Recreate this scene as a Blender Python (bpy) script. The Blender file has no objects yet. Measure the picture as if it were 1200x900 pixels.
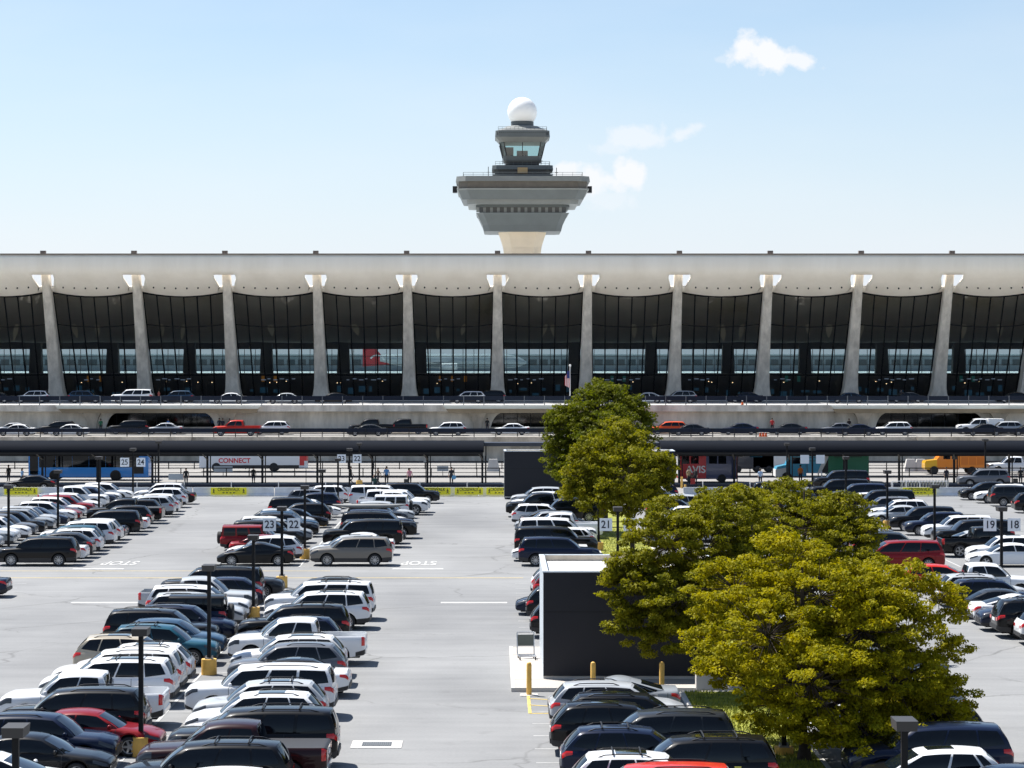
import bpy, bmesh, math, random
from mathutils import Vector, Matrix
R = math.radians
PI = math.pi
scene = bpy.context.scene
col = scene.collection
random.seed(7)
F = 2828.0      # focal length in pixels of the 1200 px wide photograph
H = 13.2        # camera height above the car park

# ------------------------------------------------------------ camera, light
cam_d = bpy.data.cameras.new("camera")
cam = bpy.data.objects.new("camera", cam_d)
col.objects.link(cam)
cam.location = (0, 0, H)
cam.rotation_euler = (R(90), 0, 0)
cam_d.sensor_width = 36
cam_d.lens = F / 1200 * 36
cam_d.shift_x = (600 - 581) / 1200
cam_d.shift_y = -(450 - 413) / 1200
cam_d.clip_end = 9000
cam_d.clip_start = 0.5
scene.camera = cam

SUN_DIR = Vector((-0.45, 0.36, 1.0)).normalized()
sun_el = math.asin(SUN_DIR.z)
sun_az = math.atan2(SUN_DIR.x, SUN_DIR.y)      # clockwise from +Y
w = bpy.data.worlds.new("World")
scene.world = w
w.use_nodes = True
nt = w.node_tree
nt.nodes.clear()
def N(t, tp, **k):
    n = t.nodes.new(tp)
    for a, b in k.items(): setattr(n, a, b)
    return n
def mth(t, op, a, b=None, c=None, clamp=False):
    n = t.nodes.new("ShaderNodeMath"); n.operation = op; n.use_clamp = clamp
    for i, v in enumerate((a, b, c)):
        if v is None: continue
        if isinstance(v, (int, float)): n.inputs[i].default_value = v
        else: t.links.new(v, n.inputs[i])
    return n.outputs[0]
sky = N(nt, "ShaderNodeTexSky", sky_type='NISHITA', sun_disc=False)
sky.sun_elevation = sun_el
sky.sun_rotation = sun_az
sky.altitude = 100; sky.air_density = 1.0; sky.dust_density = 0.25; sky.ozone_density = 2.0
bg = N(nt, "ShaderNodeBackground"); bg.inputs[1].default_value = 0.071
out = N(nt, "ShaderNodeOutputWorld")
tc = N(nt, "ShaderNodeTexCoord")
sep = N(nt, "ShaderNodeSeparateXYZ"); nt.links.new(tc.outputs["Generated"], sep.inputs[0])
# clouds: soft noise patches in fixed compass directions of the sky dome
ysafe = mth(nt, 'MAXIMUM', sep.outputs[1], 0.05)
u = mth(nt, 'DIVIDE', sep.outputs[0], ysafe)
v = mth(nt, 'DIVIDE', sep.outputs[2], ysafe)
cmb = N(nt, "ShaderNodeCombineXYZ"); nt.links.new(u, cmb.inputs[0]); nt.links.new(v, cmb.inputs[1])
nz = N(nt, "ShaderNodeTexNoise"); nz.inputs["Scale"].default_value = 95; nz.inputs["Detail"].default_value = 10
nz.inputs["Roughness"].default_value = 0.56
nt.links.new(cmb.outputs[0], nz.inputs["Vector"])
nzv = nz.outputs[0]
def cloud(cu, cv, ru, rv, tilt, dens, amp=1.9):
    du = mth(nt, 'SUBTRACT', u, cu); dv0 = mth(nt, 'SUBTRACT', v, cv)
    dv = mth(nt, 'SUBTRACT', dv0, mth(nt, 'MULTIPLY', du, tilt))
    a = mth(nt, 'POWER', mth(nt, 'ABSOLUTE', mth(nt, 'DIVIDE', du, ru)), 2.0)
    b = mth(nt, 'POWER', mth(nt, 'ABSOLUTE', mth(nt, 'DIVIDE', dv, rv)), 2.0)
    r = mth(nt, 'SQRT', mth(nt, 'ADD', a, b))
    n = mth(nt, 'MULTIPLY', mth(nt, 'SUBTRACT', nzv, 0.5), amp)
    e = mth(nt, 'ADD', mth(nt, 'SUBTRACT', 0.85, r), n)
    return mth(nt, 'MULTIPLY', mth(nt, 'MULTIPLY', e, 2.4, clamp=True), dens)
c = cloud(0.1110, 0.1240, 0.0185, 0.0105, -0.12, 1.0)
for a in ((0.1262, 0.1205, 0.0125, 0.0048, -0.2, 0.9), (0.0940, 0.1215, 0.004, 0.0018, 0, 0.3),
          (0.0570, 0.0890, 0.021, 0.0075, 0.05, 0.60), (0.0780, 0.0910, 0.012, 0.0045, 0.35, 0.6), (0.0480, 0.0850, 0.012, 0.0045, 0.0, 0.4),
          (0.0390, 0.0705, 0.0270, 0.0085, 0.0, 0.92), (0.0540, 0.0740, 0.0110, 0.0090, 0.0, 0.98), (0.0300, 0.0730, 0.0100, 0.0080, 0.0, 0.9),
          (0.0460, 0.0640, 0.0180, 0.0060, 0.0, 0.35)):
    c = mth(nt, 'MAXIMUM', c, cloud(*a))
# a wide veil of thin high cloud that whitens the low sky
nz2 = N(nt, "ShaderNodeTexNoise"); nz2.inputs["Scale"].default_value = 5; nz2.inputs["Detail"].default_value = 5
mp = N(nt, "ShaderNodeMapping"); mp.inputs["Scale"].default_value = (1, 3.5, 1); nt.links.new(cmb.outputs[0], mp.inputs[0])
nt.links.new(mp.outputs[0], nz2.inputs["Vector"])
veil = mth(nt, 'MULTIPLY', mth(nt, 'MULTIPLY', mth(nt, 'SUBTRACT', nz2.outputs[0], 0.42), 1.6, clamp=True), 0.35)
c = mth(nt, 'MAXIMUM', c, veil)
mix = N(nt, "ShaderNodeMix", data_type='RGBA')
nt.links.new(c, mix.inputs[0]); nt.links.new(sky.outputs[0], mix.inputs[6])
mix.inputs[7].default_value = (7.0, 7.15, 7.4, 1)
# milky haze low over the horizon
hz = N(nt, "ShaderNodeMix", data_type='RGBA')
hf = mth(nt, 'POWER', mth(nt, 'SUBTRACT', 1.0, mth(nt, 'MULTIPLY', mth(nt, 'MAXIMUM', sep.outputs[2], 0.0), 5.0, clamp=True), clamp=True), 1.6)
nt.links.new(mth(nt, 'MULTIPLY', hf, .85), hz.inputs[0])
nt.links.new(sky.outputs[0], hz.inputs[6]); hz.inputs[7].default_value = (5.75, 6.1, 7.4, 1)
nt.links.new(hz.outputs[2], mix.inputs[6])
nt.links.new(mix.outputs[2], bg.inputs[0]); nt.links.new(bg.outputs[0], out.inputs[0])

sd = bpy.data.lights.new("sun", 'SUN'); sd.energy = 4.6; sd.angle = R(0.55); sd.color = (1.0, 0.965, 0.91)
so = bpy.data.objects.new("sun", sd); col.objects.link(so)
so.rotation_euler = SUN_DIR.to_track_quat('Z', 'Y').to_euler()
so.location = (-60, 60, 120)
scene.view_settings.view_transform = 'Standard'
scene.view_settings.look = 'None'
scene.view_settings.gamma = 1.0
scene.view_settings.use_curve_mapping = False
scene.view_settings.exposure = 0.95
scene.cycles.max_bounces = 8
scene.cycles.transparent_max_bounces = 16
scene.cycles.sample_clamp_indirect = 6
scene.cycles.use_denoising = True

# ------------------------------------------------------------ helpers
def wx(px, Y): return (px - 581) * Y / F            # world x of photo column px at distance Y
def wz(py, Y): return H - (py - 413) * Y / F
def wy(py, z=0.0): return (H - z) * F / (py - 413)  # distance of a point at height z seen in photo row py

class MB:
    def __init__(s): s.v = []; s.f = []; s.m = []; s.sm = []
    def add(s, vs, fs, mi=0, smooth=False):
        o = len(s.v); s.v += [tuple(p) for p in vs]
        for f in fs: s.f.append([i + o for i in f]); s.m.append(mi); s.sm.append(smooth)
        return s
    def box(s, x0, x1, y0, y1, z0, z1, mi=0):
        return s.add([(x0,y0,z0),(x1,y0,z0),(x1,y1,z0),(x0,y1,z0),(x0,y0,z1),(x1,y0,z1),(x1,y1,z1),(x0,y1,z1)],
              [(0,3,2,1),(4,5,6,7),(0,1,5,4),(1,2,6,5),(2,3,7,6),(3,0,4,7)], mi)
    def frust(s, x0, x1, y0, y1, z0, X0, X1, Y0, Y1, z1, mi=0):
        return s.add([(x0,y0,z0),(x1,y0,z0),(x1,y1,z0),(x0,y1,z0),(X0,Y0,z1),(X1,Y0,z1),(X1,Y1,z1),(X0,Y1,z1)],
              [(0,3,2,1),(4,5,6,7),(0,1,5,4),(1,2,6,5),(2,3,7,6),(3,0,4,7)], mi)
    def loft(s, rings, mi=0, smooth=True, cap=True, closed=True):
        n = len(rings[0]); vs = [p for r in rings for p in r]; fs = []
        for k in range(len(rings) - 1):
            for i in range(n if closed else n - 1):
                j = (i + 1) % n
                fs.append((k*n+i, k*n+j, (k+1)*n+j, (k+1)*n+i))
        s.add(vs, fs, mi, smooth)
        if cap and closed:
            s.add(rings[0], [tuple(range(n))[::-1]], mi); s.add(rings[-1], [tuple(range(n))], mi)
        return s
    def cyl(s, p0, p1, r0, r1=None, n=10, mi=0, smooth=True, cap=True):
        r1 = r0 if r1 is None else r1
        p0 = Vector(p0); p1 = Vector(p1); d = (p1 - p0).normalized()
        a = d.orthogonal().normalized(); b = d.cross(a)
        rg = lambda p, r: [p + (a*math.cos(2*PI*i/n) + b*math.sin(2*PI*i/n))*r for i in range(n)]
        return s.loft([rg(p0, r0), rg(p1, r1)], mi, smooth, cap)
    def grid(s, fn, nu, nv, mi=0, smooth=True, flip=False):
        vs = [fn(i/nu, j/nv) for j in range(nv+1) for i in range(nu+1)]; fs = []
        for j in range(nv):
            for i in range(nu):
                a = j*(nu+1)+i; q = (a, a+1, a+nu+2, a+nu+1)
                fs.append(q[::-1] if flip else q)
        return s.add(vs, fs, mi, smooth)
    def mesh(s, name, mats, angle=None, merge=None):
        me = bpy.data.meshes.new(name); me.from_pydata(s.v, [], s.f)
        for m in (mats if isinstance(mats, (list, tuple)) else [mats]): me.materials.append(m)
        me.polygons.foreach_set("material_index", s.m)
        me.polygons.foreach_set("use_smooth", s.sm)
        me.update()
        if merge:
            b = bmesh.new(); b.from_mesh(me); bmesh.ops.remove_doubles(b, verts=b.verts, dist=merge)
            bmesh.ops.recalc_face_normals(b, faces=b.faces); b.to_mesh(me); b.free()
        if angle: me.set_sharp_from_angle(angle=R(angle))
        return me
    def build(s, name, mats, parent=None, loc=None, angle=None, merge=None, rz=0):
        o = bpy.data.objects.new(name, s.mesh(name, mats, angle, merge)); col.objects.link(o)
        if parent: o.parent = parent
        if loc: o.location = loc
        if rz: o.rotation_euler.z = rz
        return o
def empty(name, loc=(0,0,0), rz=0, parent=None):
    o = bpy.data.objects.new(name, None); col.objects.link(o); o.location = loc; o.rotation_euler.z = rz
    o.empty_display_size = 0.3
    if parent: o.parent = parent
    return o
def tag(o, label=None, cat=None, group=None, kind=None):
    if label: o["label"] = label
    if cat: o["category"] = cat
    if group: o["group"] = group
    if kind: o["kind"] = kind
    return o
def kids(o):
    return KIDS.get(o.name, [])
KIDS = {}
def index_kids():
    KIDS.clear()
    for x in bpy.data.objects:
        if x.parent: KIDS.setdefault(x.parent.name, []).append(x)
def copy_tree(o, parent=None):
    c = o.copy(); col.objects.link(c); c.parent = parent
    ch = list(kids(o)); KIDS[c.name] = []
    for k in ch: KIDS[c.name].append(copy_tree(k, c))
    return c
def text(name, body, size, mat, parent, loc, rot=(R(90),0,0), bold=0.0, ax='CENTER', sx=1.0):
    cu = bpy.data.curves.new(name, 'FONT'); cu.body = body; cu.size = size; cu.align_x = ax; cu.align_y = 'CENTER'
    cu.extrude = 0.004; cu.offset = bold; cu.materials.append(mat)
    o = bpy.data.objects.new(name, cu); col.objects.link(o); o.parent = parent; o.location = loc; o.rotation_euler = rot
    o.scale.x = sx
    return o

# ------------------------------------------------------------ materials
MATS = {}
def mat(name, c, rough=0.6, metal=0.0, var=0.0, vscale=3.0, bump=0.0, coat=0.0, c2=None, emit=0, spec=0.5, stretch=None, detail=6):
    if name in MATS: return MATS[name]
    m = bpy.data.materials.new(name); m.use_nodes = True; t = m.node_tree
    p = t.nodes["Principled BSDF"]
    p.inputs["Base Color"].default_value = (*c, 1); p.inputs["Roughness"].default_value = rough
    p.inputs["Metallic"].default_value = metal; p.inputs["Coat Weight"].default_value = coat
    p.inputs["Coat Roughness"].default_value = 0.04; p.inputs["Specular IOR Level"].default_value = spec
    if emit: p.inputs["Emission Color"].default_value = (*c, 1); p.inputs["Emission Strength"].default_value = emit
    if var or c2 or bump:
        g = N(t, "ShaderNodeNewGeometry"); n = N(t, "ShaderNodeTexNoise")
        n.inputs["Scale"].default_value = vscale; n.inputs["Detail"].default_value = detail; n.inputs["Roughness"].default_value = 0.62
        if stretch:
            mpn = N(t, "ShaderNodeMapping"); mpn.inputs["Scale"].default_value = stretch
            t.links.new(g.outputs["Position"], mpn.inputs[0]); t.links.new(mpn.outputs[0], n.inputs["Vector"])
        else: t.links.new(g.outputs["Position"], n.inputs["Vector"])
        r = N(t, "ShaderNodeValToRGB")
        lo = [x*(1-var) for x in c]; hi = [min(1, x*(1+var)) for x in (c2 or c)]
        r.color_ramp.elements[0].position = 0.32; r.color_ramp.elements[1].position = 0.68
        r.color_ramp.elements[0].color = (*lo, 1); r.color_ramp.elements[1].color = (*hi, 1)
        t.links.new(n.outputs[0], r.inputs[0]); t.links.new(r.outputs[0], p.inputs["Base Color"])
        if bump:
            b = N(t, "ShaderNodeBump"); b.inputs["Strength"].default_value = bump; b.inputs["Distance"].default_value = 0.02
            t.links.new(n.outputs[0], b.inputs["Height"]); t.links.new(b.outputs[0], p.inputs["Normal"])
    MATS[name] = m
    return m
def objcolor(name, rough, coat=0.0, metal=0.0, spec=0.5):
    m = bpy.data.materials.new(name); m.use_nodes = True; t = m.node_tree; p = t.nodes["Principled BSDF"]
    oi = N(t, "ShaderNodeObjectInfo"); t.links.new(oi.outputs["Color"], p.inputs["Base Color"])
    p.inputs["Roughness"].default_value = rough; p.inputs["Coat Weight"].default_value = coat
    p.inputs["Coat Roughness"].default_value = 0.03; p.inputs["Metallic"].default_value = metal
    p.inputs["Specular IOR Level"].default_value = spec; p.inputs["Coat IOR"].default_value = 1.36
    return m
paint = objcolor("car_paint", 0.4, 0.7, 0.0, 0.12)
cloth = objcolor("cloth", 0.9)
glass_car = mat("car_glass", (0.003, 0.005, 0.008), 0.03, spec=0.36)
trim = mat("black_trim", (0.018, 0.018, 0.02), 0.55)
tyre = mat("tyre_rubber", (0.02, 0.02, 0.021), 0.8)
rimm = mat("rim_alloy", (0.45, 0.46, 0.48), 0.3, metal=0.85)
redl = mat("red_lens", (0.55, 0.015, 0.012), 0.15, coat=0.5)
clrl = mat("clear_lens", (0.05, 0.056, 0.065), 0.15, spec=.5)
glass_ws = mat("windshield_glass", (0.006, 0.010, 0.014), 0.04, spec=1.0, coat=.5)
chrome = mat("chrome", (0.7, 0.7, 0.72), 0.12, metal=1)
platem = mat("plate", (0.7, 0.7, 0.7), 0.5)
underm = mat("underbody", (0.01, 0.01, 0.01), 0.9)
steel_dark = mat("dark_painted_steel", (0.012, 0.013, 0.016), 0.5, spec=.3)
steel_pole = mat("pole_black_steel", (0.005, 0.005, 0.006), 0.55, spec=.25)
blue_grey = mat("blue_grey_metal", (0.03, 0.037, 0.055), 0.45, var=0.12, vscale=0.6)
conc = mat("concrete", (0.42, 0.37, 0.30), 0.85, var=0.22, vscale=0.7, c2=(0.52, 0.46, 0.38), bump=0.2, stretch=(1, 1, .35))
conc_wall = mat("stained_concrete_wall", (0.50, 0.46, 0.39), 0.85, var=0.25, vscale=0.45, c2=(0.68, 0.63, 0.55), bump=0.2, stretch=(1, 1, .25))
conc_light = mat("pale_concrete", (0.52, 0.50, 0.47), 0.85, var=0.12, vscale=0.5)
conc_col = mat("column_concrete", (0.54, 0.49, 0.42), 0.8, var=0.14, vscale=1.2, c2=(0.66, 0.61, 0.53), stretch=(1, 1, .2))
roof_c = mat("roof_concrete", (0.95, 0.875, 0.745), 0.8, var=0.05, stretch=(1, 1, .12), c2=(0.95, 0.885, 0.77), vscale=0.3)
white_p = mat("white_paint", (0.75, 0.75, 0.74), 0.5)
yellow_p = mat("yellow_paint", (0.76, 0.45, 0.10), 0.6, var=0.12, vscale=4)
sign_y = mat("sign_yellow", (0.85, 0.78, 0.02), 0.5)
sign_w = mat("sign_white", (0.72, 0.76, 0.80), 0.4)
sign_k = mat("sign_black", (0.01, 0.012, 0.03), 0.5)
grass_m = mat("lawn", (0.12, 0.15, 0.015), 0.95, var=0.3, vscale=1.8, c2=(0.26, 0.26, 0.03), bump=0.5)
bark = mat("bark", (0.06, 0.045, 0.035), 0.95, var=0.3, vscale=6, bump=0.5)
# ------------------------------------------------------------ ground and roads
def asphalt():
    m = bpy.data.materials.new("worn_asphalt"); m.use_nodes = True; t = m.node_tree; p = t.nodes["Principled BSDF"]
    g = N(t, "ShaderNodeNewGeometry")
    def noise(scale, st=(1,1,1), det=6):
        mp = N(t, "ShaderNodeMapping"); mp.inputs["Scale"].default_value = st
        t.links.new(g.outputs["Position"], mp.inputs[0])
        n = N(t, "ShaderNodeTexNoise"); n.inputs["Scale"].default_value = scale; n.inputs["Detail"].default_value = det
        t.links.new(mp.outputs[0], n.inputs["Vector"]); return n.outputs[0], mp
    a, _ = noise(0.09, (1, .5, 1)); b, _ = noise(0.5, (.35, 1.4, 1)); c, _ = noise(9)
    d, _ = noise(1.0, (.035, 1.1, 1), 4)
    s = mth(t, 'ADD', mth(t, 'MULTIPLY', a, .52), mth(t, 'ADD', mth(t, 'MULTIPLY', b, .22), mth(t, 'ADD', mth(t, 'MULTIPLY', c, .14), mth(t, 'MULTIPLY', d, .12))))
    r = N(t, "ShaderNodeValToRGB")
    r.color_ramp.elements[0].position = .38; r.color_ramp.elements[0].color = (.150, .153, .156, 1)
    r.color_ramp.elements[1].position = .60; r.color_ramp.elements[1].color = (.242, .244, .244, 1)
    t.links.new(s, r.inputs[0])
    # cracks and paving joints
    nd, _ = noise(.6)
    vadd = N(t, "ShaderNodeVectorMath", operation='MULTIPLY_ADD')
    cmb = N(t, "ShaderNodeCombineXYZ"); t.links.new(nd, cmb.inputs[0]); t.links.new(nd, cmb.inputs[1])
    t.links.new(cmb.outputs[0], vadd.inputs[0]); vadd.inputs[1].default_value = (2.2, 2.2, 0); t.links.new(g.outputs["Position"], vadd.inputs[2])
    vo = N(t, "ShaderNodeTexVoronoi", feature='DISTANCE_TO_EDGE'); vo.inputs["Scale"].default_value = .075
    t.links.new(vadd.outputs[0], vo.inputs["Vector"])
    cr = mth(t, 'SUBTRACT', 1.0, mth(t, 'MULTIPLY', vo.outputs[0], 110.0, clamp=True), clamp=True)
    gate, _ = noise(.13); cr = mth(t, 'MULTIPLY', cr, mth(t, 'MULTIPLY', mth(t, 'SUBTRACT', gate, .38), 6, clamp=True))
    # oil drips in the stalls
    st, _ = noise(.9, (1, 1, 1), 3); oil = mth(t, 'MULTIPLY', mth(t, 'SUBTRACT', st, .62), 3.0, clamp=True)
    k = mth(t, 'ADD', mth(t, 'MULTIPLY', cr, .6), mth(t, 'MULTIPLY', oil, .45))
    mx = N(t, "ShaderNodeMix", data_type='RGBA'); t.links.new(k, mx.inputs[0]); t.links.new(r.outputs[0], mx.inputs[6])
    mx.inputs[7].default_value = (.07, .07, .068, 1)
    t.links.new(mx.outputs[2], p.inputs["Base Color"]); p.inputs["Roughness"].default_value = .88
    bp = N(t, "ShaderNodeBump"); bp.inputs["Strength"].default_value = .25; bp.inputs["Distance"].default_value = .01
    t.links.new(c, bp.inputs["Height"]); t.links.new(bp.outputs[0], p.inputs["Normal"])
    return m
asph = asphalt()
def sheet(name, x0, x1, y0, y1, z, m, thick=None):
    b = MB()
    if thick: b.box(x0, x1, y0, y1, z - thick, z)
    else: b.add([(x0,y0,z),(x1,y0,z),(x1,y1,z),(x0,y1,z)], [(0,1,2,3)])
    return tag(b.build(name, m), kind='structure')
ground_far = mat("dry_ground", (0.16, 0.17, 0.10), .95, var=.2, vscale=.02)
sheet("ground", -4000, 4000, -300, 8000, -0.06, ground_far)
sheet("car_park_asphalt", -140, 140, -10, 226, 0.0, asph)
road_c = mat("road_concrete", (.25, .24, .225), .85, var=.12, vscale=.35, stretch=(.2, 1, 1))
sheet("lower_road", -140, 140, 226, 291, 0.0, road_c)
lines = MB()
def strip(x0, x1, y0, y1, z=.006, mi=0): lines.add([(x0,y0,z),(x1,y0,z),(x1,y1,z),(x0,y1,z)], [(0,1,2,3)], mi)
linew = mat("line_white", (.43, .43, .42), .8, var=.22, vscale=2.5)
liney = mat("line_yellow", (.62, .45, .12), .8, var=.2, vscale=2.5)
def stalls(xa, xb, y0, n, back=None):
    for k in range(n + 1):
        strip(xa, xb, y0 + 2.74*k - .05, y0 + 2.74*k + .05)
MED = [-32.2, -12.1, 8.6, 28.6, 48.6]
for mx_ in MED:
    hw = 1.9 if mx_ == 8.6 else 0.0
    for (y0, n) in ((63.9, 27), (148.4, 25)):
        if mx_ == 8.6 and y0 < 100:
            stalls(1.3, 7.0, y0, 9); stalls(1.1, 6.4, 107.6, 11)
        else: stalls(mx_ - hw - 5.4, mx_ - hw - .1, y0, n)
        stalls(mx_ + hw + .1, mx_ + hw + 5.4, y0, n)
        if not hw: strip(mx_ - .06, mx_ + .06, y0, y0 + n*2.74, .010)
# aisle ends: stop bars and pale yellow cross-aisle guide lines
for cx in (-21.6, -2.1, 20.5):
    strip(cx - 4.2, cx - 1.1, 146.9, 147.5)
    strip(cx - .8, cx + 2.7, 127.0, 127.6)
strip(-60, 1.6, 141.2, 141.36, .006, 1); strip(-60, -10, 145.7, 145.82, .006, 1); strip(12, 60, 141.2, 141.36, .006, 1)
# yellow no-parking hatch by the kiosk
for a, b in (((1.25, 92.7), (1.25, 88.2)), ((1.25, 88.2), (5.8, 88.2)), ((1.25, 92.0), (5.8, 90.2)), ((1.25, 90.3), (5.8, 88.5))):
    d = (Vector(b) - Vector(a)).normalized(); n_ = Vector((-d.y, d.x))*.06; a = Vector(a); b = Vector(b)
    lines.add([(*(a-n_), .011), (*(b-n_), .011), (*(b+n_), .011), (*(a+n_), .011)], [(0,1,2,3)], 1)
tag(lines.build("road_markings", [linew, liney]), kind='structure')
for cx in (-21.6, -2.1):
    t = text("road_marking_word", "STOP", 1.5, linew, None, (cx - 2.7 if cx > -5 else cx - 1.9, 151.2, .014), (0, 0, PI), .03, sx=.62); t.data.extrude = .001
    t.scale.y = 2.6; tag(t, kind='structure')
# planted median with kerb, sidewalk of the kiosk
def kerbed(name, x0, x1, y0, y1, m, z=.12):
    b = MB(); b.box(x0, x1, y0, y1, .02, z); o = tag(b.build(name, m), kind='structure')
    k = MB()
    for q in ((x0-.15, x1+.15, y0-.15, y0), (x0-.15, x1+.15, y1, y1+.15), (x0-.15, x0, y0, y1), (x1, x1+.15, y0, y1)): k.box(*q, .0, z+.02)
    tag(k.build("kerb", conc_light), kind='structure')
kerbed("median_lawn", 7.25, 10.4, 60, 93.0, grass_m)
kerbed("median_lawn", 10.0, 11.6, 93.6, 136, grass_m)
kerbed("median_lawn", 6.9, 10.4, 148.6, 214, grass_m)
sw = mat("sidewalk_concrete", (.42, .385, .35), .85, var=.08, vscale=.8)
kerbed("sidewalk", .75, 9.8, 94.0, 107.0, sw, .14)
seam = MB()
for y in (96.4, 99, 101.6, 104.2): seam.box(.75, 1.88, y, y+.03, .14, .143)
tag(seam.build("sidewalk_joints", trim), kind='structure')
# mulch and grass blades on the median
gb = MB(); rr = random.Random(3)
for (x0, x1, y0, y1, n) in ((7.3, 10.3, 70, 93, 9000), (6.95, 10.3, 148.8, 180, 3000)):
    for _ in range(n):
        x = rr.uniform(x0, x1); y = rr.uniform(y0, y1); a = rr.uniform(0, PI); h = rr.uniform(.05, .16); ww = .02
        dx, dy = math.cos(a)*ww, math.sin(a)*ww
        gb.add([(x-dx, y-dy, .12), (x+dx, y+dy, .12), (x+rr.uniform(-.05,.05), y+rr.uniform(-.05,.05), .12+h)], [(0,1,2)])
tag(gb.build("grass", mat("grass_blades", (.14,.18,.012), .8, var=.3, vscale=2, c2=(.30,.30,.03))), "short sunlit grass covering the planted median", None, None, 'stuff')
# drain in the aisle
dr = empty("storm_drain", (-4.0, 81.2, 0)); tag(dr, "pale concrete drain with dark grate in the wide aisle", "drain")
MB().box(-.85, .85, -.75, .75, .0, .02).build("surround", conc_light, dr)
gr_ = MB()
gr_.box(-.5, .5, -.42, .42, .02, .026)
for i in range(14): gr_.box(-.48 + i*.07, -.45 + i*.07, -.4, .4, .026, .04)
gr_.build("grate", mat("grate_iron", (.10,.11,.12), .6), dr)

# ------------------------------------------------------------ elevated roads
DZ = 6.5      # departures deck
MZ = 3.0      # arrivals deck
road_g = mat("deck_road", (.44, .43, .41), .85, var=.12, vscale=.3, stretch=(.2, 1, 1))
sheet("departures_road", -150, 150, 305.0, 334.5, DZ, road_g, .35)
sheet("departures_sidewalk", -150, 150, 327.0, 352, DZ + .15, conc_light, .15)
sheet("arrivals_road", -150, 150, 289.6, 320, MZ, road_c, .3)
sheet("arrivals_sidewalk", -150, 150, 302.5, 320, MZ + .14, conc, .14)
sheet("apron", -1500, 1500, 386, 3000, 6.2, mat("apron_concrete", (.55,.58,.58), .8, var=.06, vscale=.02))
OPC = [-91.2, -42.5, 6.3, 55.1, 103.9]
# retaining wall behind the arrivals road with its rounded openings
rw = empty("retaining_wall", (0, 306, MZ)); tag(rw, "long stained concrete wall carrying the upper roadway, with rounded dark openings", "wall")
def zopen(x):
    d = min(abs(x - c) for c in OPC)
    if d >= 7.0: return 0.0
    if d <= 5.4: return 2.55
    return 2.55*math.sqrt(max(0, 1 - ((d - 5.4)/1.6)**2))
b = MB(); xs = []
x = -120.0
while x <= 120.001:
    d = min(abs(x - c) for c in OPC); xs.append(x); x += .2 if 5.2 < d < 7.2 else .4
def col_x(x): z0 = zopen(x); return [(x, 0, z0), (x, 0, 3.15), (x, .6, 3.15), (x, .6, z0)]
for a, c_ in zip(xs[:-1], xs[1:]):
    A = col_x(a); C_ = col_x(c_)
    b.add(A + C_, [(0,4,5,1), (1,5,6,2), (0,3,7,4), (2,6,7,3)])
b.build("wall_face", conc_wall, rw)
for c_ in OPC:      # dark glazed halls seen through the openings
    h = MB(); h.box(c_-7.4, c_+7.4, 9.0, 9.2, .1, 3.1)
    g2 = h.build("hall_glazing", mat("hall_glass", (.012,.016,.018), .08, spec=.8), rw)
    fm = MB()
    for i in range(9): fm.box(c_-7+i*1.75-.04, c_-7+i*1.75+.04, 8.9, 9.0, .1, 3.1)
    fm.box(c_-7.2, c_+7.2, 8.88, 9.0, 2.2, 2.28); fm.build("hall_frame", blue_grey, rw)
    pl = MB(); pl.box(c_-7.2, c_+7.2, .1, .45, .14, .75); pl.build("low_parapet", conc, rw)
    for sx in (-1, 1):     # flared haunch piers in front of the wall at each side of the opening
        hb = MB(); rg = []
        for i in range(9):
            t_ = i/8; z = .14 + 2.9*t_; ww = 1.1 + 2.2*(t_**3); dp = .5 + 1.3*(t_**2.5)
            cx = c_ + sx*8.6
            rg.append([(cx-ww/2, -dp, z), (cx+ww/2, -dp, z), (cx+ww/2, -.004, z), (cx-ww/2, -.004, z)])
        hb.loft(rg, smooth=False); hb.build("pier", conc, rw)
    # projecting ledge beam above
    lb = MB(); lb.frust(c_-12.2, c_+12.2, -1.7, -.006, 2.55, c_-12.6, c_+12.6, -1.9, -.006, 3.1)
    lb.build("ledge_beam", mat("beam_concrete", (.30,.25,.18), .85, var=.15, vscale=.6), rw)
    lb = MB(); lb.frust(c_-12.6, c_+12.6, -2.5, -.006, 3.105, c_-12.9, c_+12.9, -2.6, -.006, 3.48)
    lb.build("ledge_slab", mat("ledge_paint", (.62,.64,.58), .7, var=.08, vscale=.5), rw)
# deck edge beam
eb = MB(); eb.box(-120, 120, 304.6, 304.995, DZ-.75, DZ+.06)
tag(eb.build("deck_edge_beam", conc_wall), "pale concrete edge beam of the upper roadway", "beam")
eb = MB(); eb.box(-120, 120, 289.1, 289.595, MZ-.75, MZ+.08)
for c_ in (-42.5, 6.3, 56.5):
    eb.frust(c_-6.0, c_+6.0, 288.3, 289.095, MZ-.5, c_-6.2, c_+6.2, 288.2, 289.095, MZ+.12)
tag(eb.build("deck_edge_beam", conc), "stained concrete edge beam of the middle roadway behind the walkway roof", "beam")
lw = MB(); lw.box(-120, 120, 291.0, 291.6, .0, MZ-.305)
tag(lw.build("retaining_wall", conc_wall), "lower concrete wall behind the buses under the middle roadway", "wall")

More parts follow.
